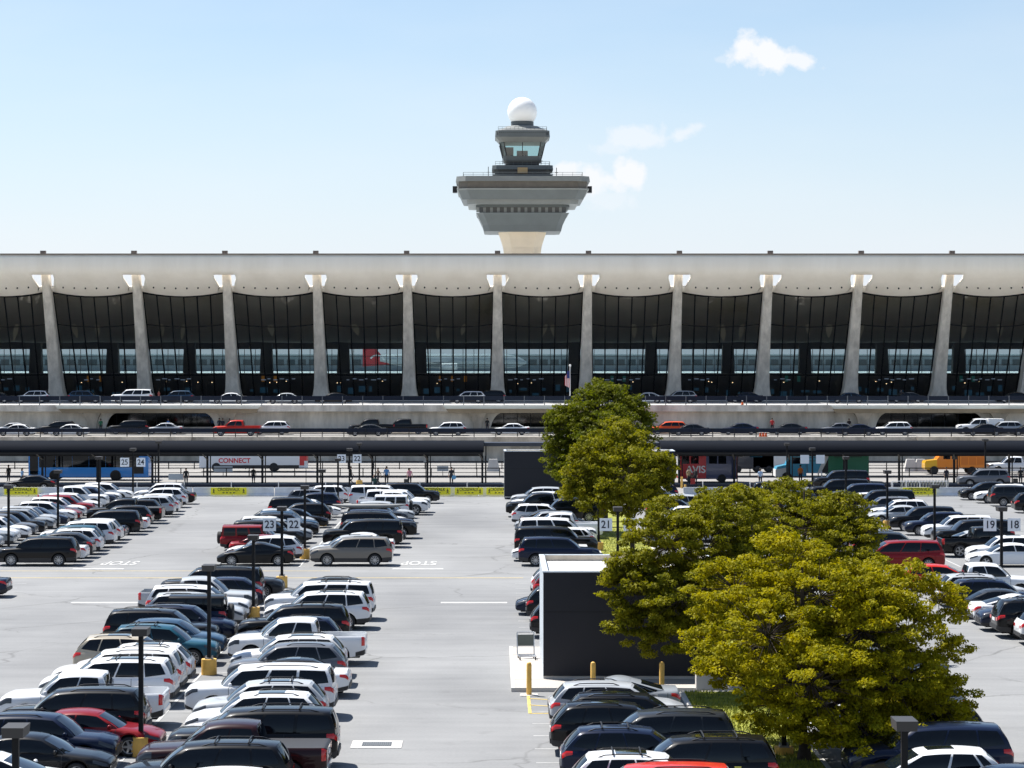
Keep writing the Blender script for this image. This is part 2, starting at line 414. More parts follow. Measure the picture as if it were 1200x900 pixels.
def railing(name, y, z, label, bands, post_h, step, pm, x0=-78, x1=82, pw=.05):
    r = empty(name, (0, y, z)); tag(r, label, "railing")
    for (za, zb, dp, m) in bands:
        MB().box(x0, x1, -dp/2, dp/2, za, zb).build("rail", m, r)
    pmsh = MB().box(-pw, pw, -.04-pw, .04+pw*0, 0, post_h).mesh("post", pm)
    n = int((x1-x0)/step)
    for i in range(min(n+1, 99)):
        o = bpy.data.objects.new("post", pmsh); col.objects.link(o); o.parent = r; o.location = (x0 + i*step, -.03, 0)
    return r
rail_b = mat("rail_blue_grey", (.016,.021,.036), .7, spec=.15, var=.1, vscale=.8)
railing("bridge_railing", 304.75, DZ+.06, "blue grey solid railing along the upper roadway in front of the terminal",
        [(.60, 1.14, .10, rail_b), (.34, .46, .05, steel_dark)], 1.16, 2.55, mat("post_grey", (.14,.15,.17), .5))
railing("bridge_railing", 289.3, MZ+.08, "blue grey railing along the middle roadway above the walkway roof",
        [(.56, 1.02, .12, rail_b), (.38, .43, .05, steel_dark), (.18, .23, .05, steel_dark)], .98, 2.6, steel_dark)
railing("guard_railing", 273.0, 0, "low dark railing behind the shuttle buses on the lowest road",
        [(.82, .92, .06, steel_dark), (.40, .46, .05, steel_dark)], .9, 2.9, steel_dark, -66, 68)
railing("guard_railing", 254.5, 0, "dark three bar railing just behind the covered walkway",
        [(.95, 1.05, .06, steel_dark), (.5, .56, .05, steel_dark), (.0, .22, .2, blue_grey)], 1.0, 2.4, steel_dark, -62, 64)
railing("guard_railing", 235.5, 0, "low dark kerb railing between the barriers and the covered walkway",
        [(.02, .34, .15, rail_b)], .62, 4.6, white_p, -58, 60, .04)

# ------------------------------------------------------------ covered walkway
def canopy(x0, x1, px0, n, label):
    c = empty("walkway_canopy", ((x0+x1)/2, 244, 0)); tag(c, label, "canopy", "covered walkway roofs")
    off = (x0+x1)/2
    prof = [(-3.0, 3.25), (-3.05, 3.45), (-2.9, 3.75), (-2.4, 4.05), (-1.6, 4.22), (-.4, 4.30), (1.2, 4.26), (2.6, 4.1), (2.8, 3.9), (2.6, 3.5), (-2.8, 3.2)]
    b = MB(); b.loft([[(x, y, z) for y, z in prof] for x in (x0-off, x1-off)], smooth=True)
    b.build("canopy_roof", mat("canopy_metal", (.007,.009,.014), .85, metal=.0, spec=.06, var=.15, vscale=.3, stretch=(.3,1,1)), c, angle=40)
    b = MB()
    b.box(x0-off+.1, x1-off-.1, -.2, .2, 2.72, 3.15); b.box(x0-off+.1, x1-off-.1, 1.9, 2.2, 2.9, 3.3)
    b.box(x0-off+.1, x1-off-.1, -2.7, -2.5, 3.0, 3.2)
    b.build("beam", steel_dark, c)
    pm = MB(); pm.box(-.17, .05, -.07, .07, 0, 2.75); pm.box(.20, .30, -.07, .07, 0, 2.75)
    me = pm.mesh("post", steel_dark)
    bm_ = MB(); bm_.add([(-.08,-.08,2.3),(.10,-.08,2.3),(-.45,-2.0,3.2),(-.6,-2.0,3.2),(-.08,.08,2.3),(.10,.08,2.3),(-.45,-1.9,3.2),(-.6,-1.9,3.2)],
            [(0,1,2,3),(4,7,6,5),(0,3,7,4),(1,5,6,2)])
    mb = bm_.mesh("bracket", mat("bracket_grey", (.16,.15,.13), .6))
    for i in range(n):
        x = px0 + i*5.56
        o = bpy.data.objects.new("post", me); col.objects.link(o); o.parent = c; o.location = (x-off, 0, 0)
        k = bpy.data.objects.new("bracket", mb); col.objects.link(k); k.parent = o
canopy(-66, -1.2, -56.9, 11, "long grey barrel walkway roof left of the trees, on slim dark posts")
canopy(16.5, 70, 18.6, 9, "long grey barrel walkway roof right of the trees, on slim dark posts")
g_ = MB(); g_.box(-1.2, 16.5, 243, 245.6, 3.75, 4.1); 
wc = tag(g_.build("walkway_link_roof", blue_grey), "thin flat grey roof linking the two walkway canopies", "canopy")
for x in (-1.0, 4.6, 10.2, 15.8): MB().box(x-.06, x+.06, 243.9, 244.1, 0, 3.75).build("post", steel_dark, wc)

# ------------------------------------------------------------ jersey barriers with CROSSWALK banners
jb = MB(); prof = [(-.3, 0), (-.3, .12), (-.14, .32), (-.09, .82), (.09, .82), (.14, .32), (.3, .12), (.3, 0)]
jb.loft([[(x, y, z) for y, z in prof] for x in (-1.83, 1.83)], smooth=False)
j_me = jb.mesh("jersey_barrier", mat("barrier_white", (.62,.64,.66), .6, var=.14, vscale=1.2))
spots = [i for i in range(-13, 14) if i not in (1, 2, 3, 4)]
ordn = ["first","second","third","fourth","fifth","sixth","seventh","eighth","ninth","tenth","eleventh","twelfth","thirteenth","fourteenth","fifteenth",
        "sixteenth","seventeenth","eighteenth","nineteenth","twentieth","twenty-first","twenty-second","twenty-third","twenty-fourth","twenty-fifth","twenty-sixth","twenty-seventh","twenty-eighth"]
for q, i in enumerate(spots):
    o = bpy.data.objects.new("jersey_barrier", j_me); col.objects.link(o); o.location = (i*3.75 + .3, 221.6, 0)
    tag(o, ordn[q] + " white jersey barrier from the left along the end of the car park", "barrier", "white jersey barriers at the end of the car park")
def banner(px0, px1, word, n, lab, wd=None):
    Y = 221.05; x0, x1 = wx(px0, Y), wx(px1, Y); cx = (x0+x1)/2; wdt = x1-x0
    t = empty("crosswalk_banner", (cx, Y, 0.5)); tag(t, lab, "banner", "yellow banners on the barriers")
    MB().box(-wdt/2, wdt/2, .0, .02, -.33, .33).build("panel", sign_y, t)
    text("lettering", word, .41, sign_k, t, (0, -.012, .13), bold=.003, sx=min(.84, wdt/3*.84))
    a = MB()
    for k in range(n):
        x = (k - (n-1)/2)*.32
        a.add([(x-.1,-.012,-.15),(x,-.012,-.08),(x,-.012,-.22)], [(0,2,1)]); a.add([(x-.01,-.012,-.12),(x+.1,-.012,-.12),(x+.1,-.012,-.18),(x-.01,-.012,-.18)], [(0,3,2,1)])
    a.build("arrows", sign_k, t)
    for sx in (-1, 1):
        p = MB(); x = sx*(wdt/2-.27)
        p.cyl((x,-.014,.16),(x,-.02,.16),.05,n=8)
        for (ax, az, bx, bz) in ((0,.1,0,-.06),(0,-.06,-.09,-.2),(0,-.06,.08,-.2),(0,.07,-.1,.0),(0,.07,.1,-.01)):
            d = Vector((bx-ax,0,bz-az)).normalized(); n2 = Vector((-d.z,0,d.x))*.025
            A = Vector((x+ax,-.014,az)); B = Vector((x+bx,-.014,bz))
            p.add([A-n2,B-n2,B+n2,A+n2],[(0,1,2,3)])
        p.build("walking_figure", sign_k, t)
banner(5, 44, "CROSSWALK", 4, "leftmost yellow CROSSWALK banner, below the dark parked sedan")
banner(247, 289, "CROSSWALK", 4, "yellow CROSSWALK banner alone in the wide gap left of centre")
banner(490, 528, "CROSSWALK", 4, "left yellow CROSSWALK banner of the three beside the dark pavilion")
banner(533, 566, "CROSSWALK", 3, "middle yellow CROSSWALK banner of the three beside the dark pavilion")
banner(570, 600, "CROSSWALK", 3, "right yellow CROSSWALK banner of the three, partly behind the dark pavilion")
banner(1058, 1097, "CROSSWALK", 4, "yellow CROSSWALK banner right of the trees, under the luggage carts")
# ------------------------------------------------------------ terminal
TX = .24; SP = 12.19
term = empty("airport_terminal", (0, 334, DZ)); tag(term, "long airport terminal with sweeping hammock roof, leaning concrete columns and dark glass", "airport terminal")
TI = Matrix.Translation((0, -334, -DZ))
def tpart(mb, name, m, parent=None, **k):
    o = mb.build(name, m, parent or term, **k)
    if parent is None: o.location = (0, -334, -DZ)
    return o
prof = [(322.5,26.28),(322.40,25.8),(322.36,25.2),(322.4,24.65),(322.6,24.1),(323.0,23.6),(323.7,23.1),(324.7,22.6),(326.0,22.05),(327.5,21.55),(330,20.75),
        (333.5,19.7),(338,18.55),(344,17.2),(351,16.0),(358,15.2),(366,14.8),(374,15.0),(381,15.7),(388,17.2),(393,18.8)]
def sag(x, Y):
    t = ((x - TX)/SP) % 1.0; k = max(0, min(1, (Y-323.2)/4.3)) * max(.25, min(1, (345-Y)/15))
    return -.62*k*(1-(2*t-1)**2)
K0, K1 = -9, 9
ru = [0, .05, .09, .118, .15, .2, .3, .4, .5, .6, .7, .8, .85, .882, .91, .95]
rxs = [TX + (k+u_)*SP for k in range(K0, K1) for u_ in ru] + [TX + K1*SP]
rb = MB(); nX = len(rxs)
vs = []
for jj, (Y, z) in enumerate(prof):
    for x in rxs:
        t = ((x-TX)/SP) % 1.0; d = min(t, 1-t)*SP
        if abs(d - .118*SP) < .02 and 5 <= jj <= 8:      # slanted, softened sides of the openings
            x += (1 if t < .5 else -1)*(0, .02, -.22, -.48)[jj-5]
        vs.append((x, Y, z + sag(x, Y)))
fs = []
for j in range(len(prof)-1):
    for i in range(nX-1):
        t = (((rxs[i]+rxs[i+1])/2 - TX)/SP) % 1.0; d = min(t, 1-t)*SP
        if 5 <= j <= 7 and d < 1.5: continue      # openings around the column heads
        a = j*nX + i; fs.append((a, a+1, a+nX+1, a+nX))
rb.add(vs, fs, 0, True)
roof = tpart(rb, "roof", roof_c)
md = roof.modifiers.new("thickness", 'SOLIDIFY'); md.thickness = .28; md.offset = 1.0
cap = MB(); cap.box(TX+K0*SP, TX+K1*SP, 322.35, 322.95, 26.28, 26.42); tpart(cap, "roof_coping", mat("coping", (.22,.18,.15), .6))
vent_me = MB().box(-.36,.36,-.3,.3,0,.42).mesh("roof_block", mat("roof_block", (.13,.11,.10), .7))
for k in range(K0, K1+1):
    o = bpy.data.objects.new("roof_block", vent_me); col.objects.link(o); o.parent = term; o.location = (TX+k*SP, -10.3, 26.42-DZ)
# columns
cb = MB(); rg = []
def colring(z, wd, y0, y1, ch):
    return [(-wd/2+ch,y0,z),(wd/2-ch,y0,z),(wd/2,y0+ch,z),(wd/2,y1-ch,z),(wd/2-ch,y1,z),(-wd/2+ch,y1,z),(-wd/2,y1-ch,z),(-wd/2,y0+ch,z)]
for t in [0, .02, .05, .1, .18, .3, .45, .6, .75, .9, 1]:
    z = DZ + .02 + t*(24.2-DZ)
    wd = 1.12 + .72*(1-t)**1.3 + 1.25*math.exp(-t/.045)
    yf = 333.2 - 8.6*t**1.12 - .35*math.exp(-t/.05); dp = 1.3 + 1.5*(1-t)
    rg.append(colring(z, wd, yf, yf+dp, .16))
cb.loft(rg, smooth=False); c_me = cb.mesh("column", conc_col)
for k in range(K0+1, K1):
    o = bpy.data.objects.new("column", c_me); col.objects.link(o); o.parent = term; o.location = (TX+k*SP, -334, -DZ)
# glazing, bay by bay
def tglass(name, tint, tr, rough=.02):
    m = bpy.data.materials.new(name); m.use_nodes = True; t = m.node_tree
    t.nodes.clear(); o = N(t, "ShaderNodeOutputMaterial"); tb = N(t, "ShaderNodeBsdfTransparent"); tb.inputs[0].default_value = (*tint, 1)
    gl = N(t, "ShaderNodeBsdfGlossy"); gl.inputs[1].default_value = rough; gl.inputs[0].default_value = (.9,.9,.9,1)
    fr = N(t, "ShaderNodeFresnel"); fr.inputs[0].default_value = 1.5
    mx = N(t, "ShaderNodeMixShader"); t.links.new(fr.outputs[0], mx.inputs[0]); t.links.new(tb.outputs[0], mx.inputs[1]); t.links.new(gl.outputs[0], mx.inputs[2])
    t.links.new(mx.outputs[0], o.inputs[0]); return m
def wobble(m):      # old plate glass: uneven panes that bend the reflections
    t = m.node_tree; g = N(t, "ShaderNodeNewGeometry"); n = N(t, "ShaderNodeTexNoise"); n.inputs["Scale"].default_value = .55; n.inputs["Detail"].default_value = 2
    t.links.new(g.outputs["Position"], n.inputs["Vector"]); b = N(t, "ShaderNodeBump"); b.inputs["Strength"].default_value = 1; b.inputs["Distance"].default_value = .10
    t.links.new(n.outputs[0], b.inputs["Height"])
    for x in t.nodes:
        if x.type in ('BSDF_GLOSSY', 'FRESNEL'): t.links.new(b.outputs[0], x.inputs["Normal"])
        if x.type == 'FRESNEL': x.inputs[0].default_value = 1.75
gfront = tglass("tinted_glass", (.50,.50,.47), .4)
wobble(gfront)
grear = tglass("rear_glass", (.68,.88,.96), .7)
mull = mat("mullion", (.006,.006,.007), .6, spec=.15)
zt, zb = 21.4, DZ+.15
def gy(z): return 336.2 - 8.6*((z-zb)/(zt-zb))
def glass_pt(u, t):     # u across the bay, t up
    hw = .62 + .45*(1-t); x = hw + u*(SP-2*hw)
    ztop = 21.62 - .66*(1-(2*(x/SP)-1)**2)
    z = zb + (ztop-zb)*t
    return Vector((x, gy(z) + .6*(1-(2*u-1)**2)*t*0, z))
gm = MB()
gm.grid(lambda u_, t_: glass_pt(u_, t_), 12, 6, smooth=True)
g_me = gm.mesh("glass_bay", gfront)
mm = MB()
def bar(b, A, B, w, d):
    dr_ = (B-A).normalized(); side = Vector((1,0,0)) if abs(dr_.x) < .7 else Vector((0,0,1)); nn = side.cross(dr_).normalized()
    ps = [A-side*w-nn*d, A+side*w-nn*d, A+side*w+nn*d, A-side*w+nn*d]; qs = [B-side*w-nn*d, B+side*w-nn*d, B+side*w+nn*d, B-side*w+nn*d]
    b.loft([ps, qs], smooth=False)
for k in range(7): bar(mm, glass_pt(k/6, 0), glass_pt(k/6, 1), .085, .10)
for t_ in (.70, .235):
    for k in range(6): bar(mm, glass_pt(k/6, t_), glass_pt((k+1)/6, t_), .07, .09)
for k in range(12): bar(mm, glass_pt(k/12, .992), glass_pt((k+1)/12, .992), .2, .12)
m_me = mm.mesh("mullions", mull)
# entrance level: sign boards, doors, dim shop fronts
dk = mat("dark_bronze", (.012,.013,.015), .4)
navy = mat("board_navy", (.012,.018,.035), .4)
amber = mat("amber_panel", (.55,.24,.02), .4, emit=.12)
teal = mat("teal_panel", (.02,.25,.24), .4, emit=.08)
palep = mat("pale_panel", (.30,.34,.38), .5)
screen_b = mat("blue_screen", (.015,.07,.14), .3, emit=.25)
warm_l = mat("warm_lamp", (1.0,.75,.45), .4, emit=2.5)
for k in range(K0, K1):
    x0 = TX + k*SP; rb2 = random.Random(k*13+5)
    g = bpy.data.objects.new("glass_bay", g_me); col.objects.link(g); g.parent = term; g.location = (x0, -334, -DZ)
    m_ = bpy.data.objects.new("mullions", m_me); col.objects.link(m_); m_.parent = g
    d = MB()
    d.box(1.2, SP-1.2, 337.2, 337.35, DZ+2.75, DZ+3.45)     # transom board
    for i in range(6):
        if rb2.random() < .8: d.box(1.6+i*1.6, 1.66+i*1.6, 337.2, 337.3, DZ+.15, DZ+2.75)
    tpart(d, "door_frame", dk).location.x = x0
    s = MB(); n0 = rb2.uniform(1.4, 4)
    for i in range(rb2.randint(3, 7)):
        xx = n0 + i*.85
        s.box(xx, xx+rb2.uniform(.3,.7), 333.95, 334.0, DZ+2.85+.14*(i%2), DZ+2.97+.14*(i%2))
    tpart(s, "sign_board", palep).location.x = x0
    kind = {-5:amber, -3:amber, -1:amber, 1:teal, 3:teal, 5:teal}.get(k)
    if kind:
        a = MB()
        for xx in (3.6, 5.3) if k != -1 else (4.0, 5.7, 7.5): a.box(xx, xx+.42, 337.05, 337.15, DZ+2.6, DZ+3.5)
        tpart(a, "door_number_panel", kind).location.x = x0
    c_ = MB()
    for i in range(rb2.randint(3, 6)):
        xx = 1.4 + i*1.6 + rb2.uniform(0,.4); z = DZ+.5+rb2.uniform(0,.9); c_.box(xx, xx+rb2.uniform(.4,1.2), 340+i*.1, 340.05+i*.1, z, z+rb2.uniform(.3,.9))
    tpart(c_, "screen", screen_b).location.x = x0
    c_ = MB()
    for i in range(5):
        xx = rb2.uniform(1.5, 10.5); z = DZ+rb2.uniform(2.2,3.2); c_.box(xx, xx+.12, 341, 341.1, z, z+.07)
    tpart(c_, "lamp", warm_l).location.x = x0
    # row of small recessed lights in the soffit
    so_ = MB()
    for i in range(6):
        xx = 2.35 + i*1.5; Y = 325.6; z = 22.22 + sag(TX+xx, Y)
        so_.cyl((xx, Y-.12, z-.12), (xx, Y, z+.1), .10, n=8)
    tpart(so_, "soffit_light", trim).location.x = x0
# added pale tear shapes inside the hall, standing in for patches of light
patch_m = mat("light_patch_pale", (.93,.88,.72), .7)
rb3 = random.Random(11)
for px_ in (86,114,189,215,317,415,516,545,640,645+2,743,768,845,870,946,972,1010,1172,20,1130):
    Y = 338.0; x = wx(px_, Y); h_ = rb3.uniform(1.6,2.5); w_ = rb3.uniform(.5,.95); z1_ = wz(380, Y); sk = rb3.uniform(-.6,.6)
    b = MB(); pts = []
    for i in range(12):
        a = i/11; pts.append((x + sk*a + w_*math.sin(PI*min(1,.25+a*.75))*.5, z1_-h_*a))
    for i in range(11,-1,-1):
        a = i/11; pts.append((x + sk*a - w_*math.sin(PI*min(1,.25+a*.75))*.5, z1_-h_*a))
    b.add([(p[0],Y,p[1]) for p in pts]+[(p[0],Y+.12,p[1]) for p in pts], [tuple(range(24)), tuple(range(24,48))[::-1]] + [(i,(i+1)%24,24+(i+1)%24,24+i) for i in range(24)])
    tpart(b, "added_light_patch", patch_m)
# interior floor, ticket counters, rear wall
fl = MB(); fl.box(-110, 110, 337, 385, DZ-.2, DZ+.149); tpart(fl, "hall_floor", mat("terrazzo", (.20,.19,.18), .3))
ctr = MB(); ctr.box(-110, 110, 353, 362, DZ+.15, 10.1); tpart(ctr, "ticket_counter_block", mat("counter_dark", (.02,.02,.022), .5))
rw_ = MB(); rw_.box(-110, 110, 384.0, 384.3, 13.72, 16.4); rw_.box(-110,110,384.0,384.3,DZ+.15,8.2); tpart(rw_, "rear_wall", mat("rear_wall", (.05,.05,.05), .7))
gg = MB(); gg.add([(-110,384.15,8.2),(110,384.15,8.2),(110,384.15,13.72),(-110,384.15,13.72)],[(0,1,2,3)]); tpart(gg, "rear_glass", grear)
rm = MB()
for i in range(-60, 61):
    rm.box(i*1.74-.045, i*1.74+.045, 384.3, 384.4, 8.2, 13.7)
for z in (12.55, 11.2, 9.7): rm.box(-110, 110, 384.32, 384.42, z, z+.08)
tpart(rm, "rear_mullions", mull)
rc = MB(); rg = []
for t in (0, .3, .6, 1): rg.append([(-1.15+.3*t,0,8*t),(1.15-.3*t,0,8*t),(1.15-.3*t,1.5,8*t),(-1.15+.3*t,1.5,8*t)])
rc.loft(rg, smooth=False); rme = rc.mesh("rear_column", mat("rear_col", (.05,.05,.05), .8))
for k in range(K0+1, K1):
    o = bpy.data.objects.new("rear_column", rme); col.objects.link(o); o.parent = term; o.location = (TX+k*SP, 48, .15)
bw = MB(); bw.box(-110,-109.7,328,392,DZ,19); bw.box(109.7,110,328,392,DZ,19); tpart(bw, "end_wall", conc)

# beyond: midfield concourse and aircraft
cc = empty("concourse", (0, 900, 6.2)); tag(cc, "low grey concourse seen through the terminal windows beyond the apron", "concourse")
MB().box(-420,420,0,30,0,5.9).build("wall", mat("concourse_wall", (.22,.26,.28), .7, var=.1, vscale=.05), cc)
ww_ = MB()
for i in range(-100,100): ww_.box(i*4.1, i*4.1+3.0, -.1, 0, 2.2, 4.4)
ww_.build("window_band", mat("far_glass", (.03,.05,.06), .2), cc)
pn = MB(); pn.box(-420,420,-.5,31,5.9,6.4); pn.build("roof", mat("far_roof", (.5,.55,.56), .6), cc)
def jet(x, Y, finc, lab, arc=False, side=1):
    a = empty("airliner", (x, Y, 6.2)); tag(a, lab, "airliner")
    f = MB(); rg = []
    for (u_, r, zc) in ((-18,.2,4.4),(-15,1.0,4.0),(-9,1.9,3.4),(0,2.0,3.2),(14,2.0,3.2),(17,1.5,3.0),(19,.3,2.8)):
        rg.append([(u_*side, r*math.cos(q*PI/6), zc+r*math.sin(q*PI/6)) for q in range(12)])
    tc_ = MB(); tc_.loft(rg[:2]); tc_.build('tail_cone', finc, a, angle=60)
    f.loft(rg[1:]); f.build("fuselage", mat("fuselage_grey", (.42,.46,.48), .4), a, angle=60); a.scale = (1.5, 1.5, 1.25)
    v_ = MB(); pts = [(-19.0,1.7),(-12.8,2.2),(-16.2,7.0),(-19.0,7.0)]
    v_.loft([[(px*side, y, pz) for px, pz in pts] for y in (-.25, .25)], smooth=False)
    fin = v_.build("tail_fin", finc, a)
    if arc:
        r_ = MB(); P = [(math.cos(q), math.sin(q)) for q in [R(15+15*i) for i in range(10)]]
        for p, q in zip(P[:-1], P[1:]):
            r_.add([(side*(-15.6+p[0]*1.9),-2.2,2.9+p[1]*2.1),(side*(-15.6+q[0]*1.9),-2.2,2.9+q[1]*2.1),(side*(-15.6+q[0]*1.5),-2.2,2.9+q[1]*1.75),(side*(-15.6+p[0]*1.5),-2.2,2.9+p[1]*1.75)],[(0,1,2,3)])
        r_.build("emblem", white_p, fin)
    w_ = MB(); w_.add([(2,0,2.4),(-3,0,2.4),(-7,-14,3),(-5,-14,3),(2,0,2.7),(-3,0,2.7)],[(0,1,2,3),(4,3,2,5)]); w_.build("wing", platem, a)
    e_ = MB(); e_.cyl((3*side,-5,1.7),(-1*side,-5,1.7),1.0,n=12); e_.build("engine", platem, a)
jet(-17.8, 840, mat("tail_red", (.50,.02,.03), .5), "airliner with red tail fin and white arc seen through the terminal", True)

# ------------------------------------------------------------ control tower
TY = 440.0; ts = F/TY
tow = empty("control_tower", (wx(612, TY), TY, 6.2)); tag(tow, "tall concrete control tower with stepped grey cab levels and white radome", "control tower")
def tz(v): return wz(100+v/4.285, TY) - 6.2
def tw(a, b_): return (b_-a)/4.285/ts/2
def octo(hw, z, ch, depth=None):
    d = depth or hw
    return [(-hw+ch,-d,z),(hw-ch,-d,z),(hw,-d+ch,z),(hw,d-ch,z),(hw-ch,d,z),(-hw+ch,d,z),(-hw,d-ch,z),(-hw,-d+ch,z)]
tg = mat("tower_panel", (.092,.104,.106), .6, var=.08, vscale=.4)
tg2 = mat("tower_panel_light", (.17,.18,.175), .6, var=.08, vscale=.4)
tdk = mat("tower_strip", (.05,.05,.048), .5)
tconc = mat("tower_concrete", (.60,.50,.38), .8, var=.06, vscale=.3)
def lvl(name, m, *rings, ch=.07):
    b = MB(); b.loft([octo(tw(*r[:2]), tz(r[2]), tw(*r[:2])*ch*2) for r in rings], smooth=False); return b.build(name, m, tow)
b = MB(); rgs = []
for (a_, c_, v_) in ((330,468,1300),(318,480,1000),(308,490,855),(303,495,815),(292,508,775),(280,520,740),(270,530,718)):
    rgs.append(octo(tw(a_, c_), max(0, tz(v_)), tw(a_, c_)*.42))
b.loft(rgs, smooth=False); b.build("shaft", tconc, tow)
lvl("lower_gallery", tg, (208,588,742), (200,596,712), (180,625,660), (172,632,652))
lvl("lower_gallery_window_band", tdk, (190,618,652), (190,618,624))
lvl("lower_gallery_roof", tg, (172,634,624), (178,630,594))
for i in range(13):
    x = (-222+i*34)/4.285/ts; MB().box(x-.25, x+.25, -tw(190,618)-.05, -tw(190,618)+.02, tz(650), tz(626)).build("window_pier", tg2, tow)
lvl("main_platform", tg, (104,698,590), (84,718,545))
lvl("main_platform_soffit_step", tg2, (130,672,612), (128,674,590))
lvl("main_platform_ledge", tg2, (78,724,545), (76,726,538))
lvl("main_platform_strip", mat("strip_brown", (.085,.075,.062), .6, var=.15, vscale=.8), (86,716,538), (86,716,503))
lvl("main_platform_cap", tg2, (72,730,503), (76,726,478))
lvl("equipment_level_lower", tg, (255,545,474), (250,550,457))
lvl("equipment_level_recess", tdk, (262,538,457), (262,538,433))
lvl("equipment_level_roof", tg, (248,552,433), (250,550,412))
lvl("cab_base", tdk, (318,482,409), (312,488,385)); lvl("cab_base_collar", tg, (306,494,385), (304,496,362))
cabw = MB(); cabw.loft([octo(tw(302,498), tz(361), tw(302,498)*.2), octo(tw(286,514), tz(295), tw(286,514)*.2)], smooth=False, cap=False)
cabw.build("cab_window", tglass("cab_glass", (.55,.72,.72), .6), tow)
core = MB(); core.box(-1.0,1.0,-.6,1.4,tz(361),tz(330)); core.box(-3.1,-1.6,.5,2.0,tz(361),tz(310)); core.build("cab_console", mat("console", (.06,.08,.12), .5), tow)
fr = MB()
for i in range(8):
    a_ = octo(tw(302,498), tz(361), tw(302,498)*.2)[i]; c_ = octo(tw(286,514), tz(295), tw(286,514)*.2)[i]; fr.cyl(a_, c_, .09, n=6)
fr.cyl((0,-tw(302,498),tz(361)),(0,-tw(286,514),tz(295)),.07,n=6)
fr.build("cab_frame", steel_dark, tow)
lvl("cab_soffit", tg2, (290,510,295), (266,530,270)); lvl("cab_roof_band", tg, (262,534,270), (264,532,238))
lou = MB()
for i in range(26):
    x = (-125+i*10)/4.285/ts; lou.box(x, x+.12, -tw(264,532)-.03, -tw(264,532)+.1, tz(262), tz(246))
lou.build("cab_roof_louvre", steel_dark, tow)
b = MB(); b.loft([octo(tw(268,528), tz(237), tw(268,528)*.2), octo(tw(310,486), tz(216), tw(310,486)*.5), octo(tw(322,474), tz(208), 1.5)], smooth=False); b.build("cab_roof", tg2, tow)
b = MB(); rr_ = tw(341,455); b.cyl((0,0,tz(212)),(0,0,tz(183)),rr_,n=24); b.build("radome_base", tg, tow)
b = MB(); rad = tw(321,469); zc = tz(134)
b.grid(lambda u_, t_: (rad*math.sin(PI*t_)*math.cos(2*PI*u_), rad*math.sin(PI*t_)*math.sin(2*PI*u_), zc-rad*math.cos(PI*t_)), 32, 20)
b.build("radome", mat("radome_white", (.82,.82,.81), .45), tow, merge=.0005)
for (v_, hwid) in ((478, tw(76,726)), (412, tw(250,550)), (238, tw(264,532))):
    r_ = MB(); z = tz(v_)
    for zz in (.5, 1.0):
        for (ax, ay, bx, by) in ((-1,-1,1,-1),(1,-1,1,1),(-1,-1,-1,1)):
            r_.cyl((ax*hwid*.9, ay*hwid*.9, z+zz*.7),(bx*hwid*.9, by*hwid*.9, z+zz*.7),.03,n=5)
    for i in range(13): r_.cyl((-hwid*.9+i*hwid*.15, -hwid*.9, z),(-hwid*.9+i*hwid*.15,-hwid*.9,z+.7),.025,n=5)
    r_.build("catwalk_rail", tg, tow)
for i, (x_, v0, v1) in enumerate(((228,470,415),(568,470,420),(300,403,375),(492,403,370))):
    a = MB(); xx = (x_-398)/4.285/ts; a.cyl((xx,-3,tz(v0)),(xx,-3,tz(v1)),.06,n=6); a.cyl((xx-.3,-3,tz((v0+v1)/2)),(xx+.3,-3,tz((v0+v1)/2)),.04,n=6); a.build("antenna", steel_dark, tow)
for sx in (-1,1):
    a = MB(); xx = sx*tw(62,738); a.box(xx-.4,xx+.4,-1,1,tz(540),tz(508)); a.build("side_equipment_box", steel_dark, tow)
a = MB(); a.box(-.9,.9,-tw(250,550)-.2,-tw(250,550)+.2,tz(452),tz(424)); a.build("equipment_hatch", mat("hatch_tan", (.45,.30,.14), .6), tow)
# ------------------------------------------------------------ cars
def lerp(a, b, t): return a + (b-a)*t
def prof_at(pr, x):
    if x <= pr[0][0]: return pr[0][1]
    for (a, za), (b, zb_) in zip(pr[:-1], pr[1:]):
        if x <= b:
            t = (x-a)/(b-a) if b > a else 1
            return lerp(za, zb_, t)
    return pr[-1][1]
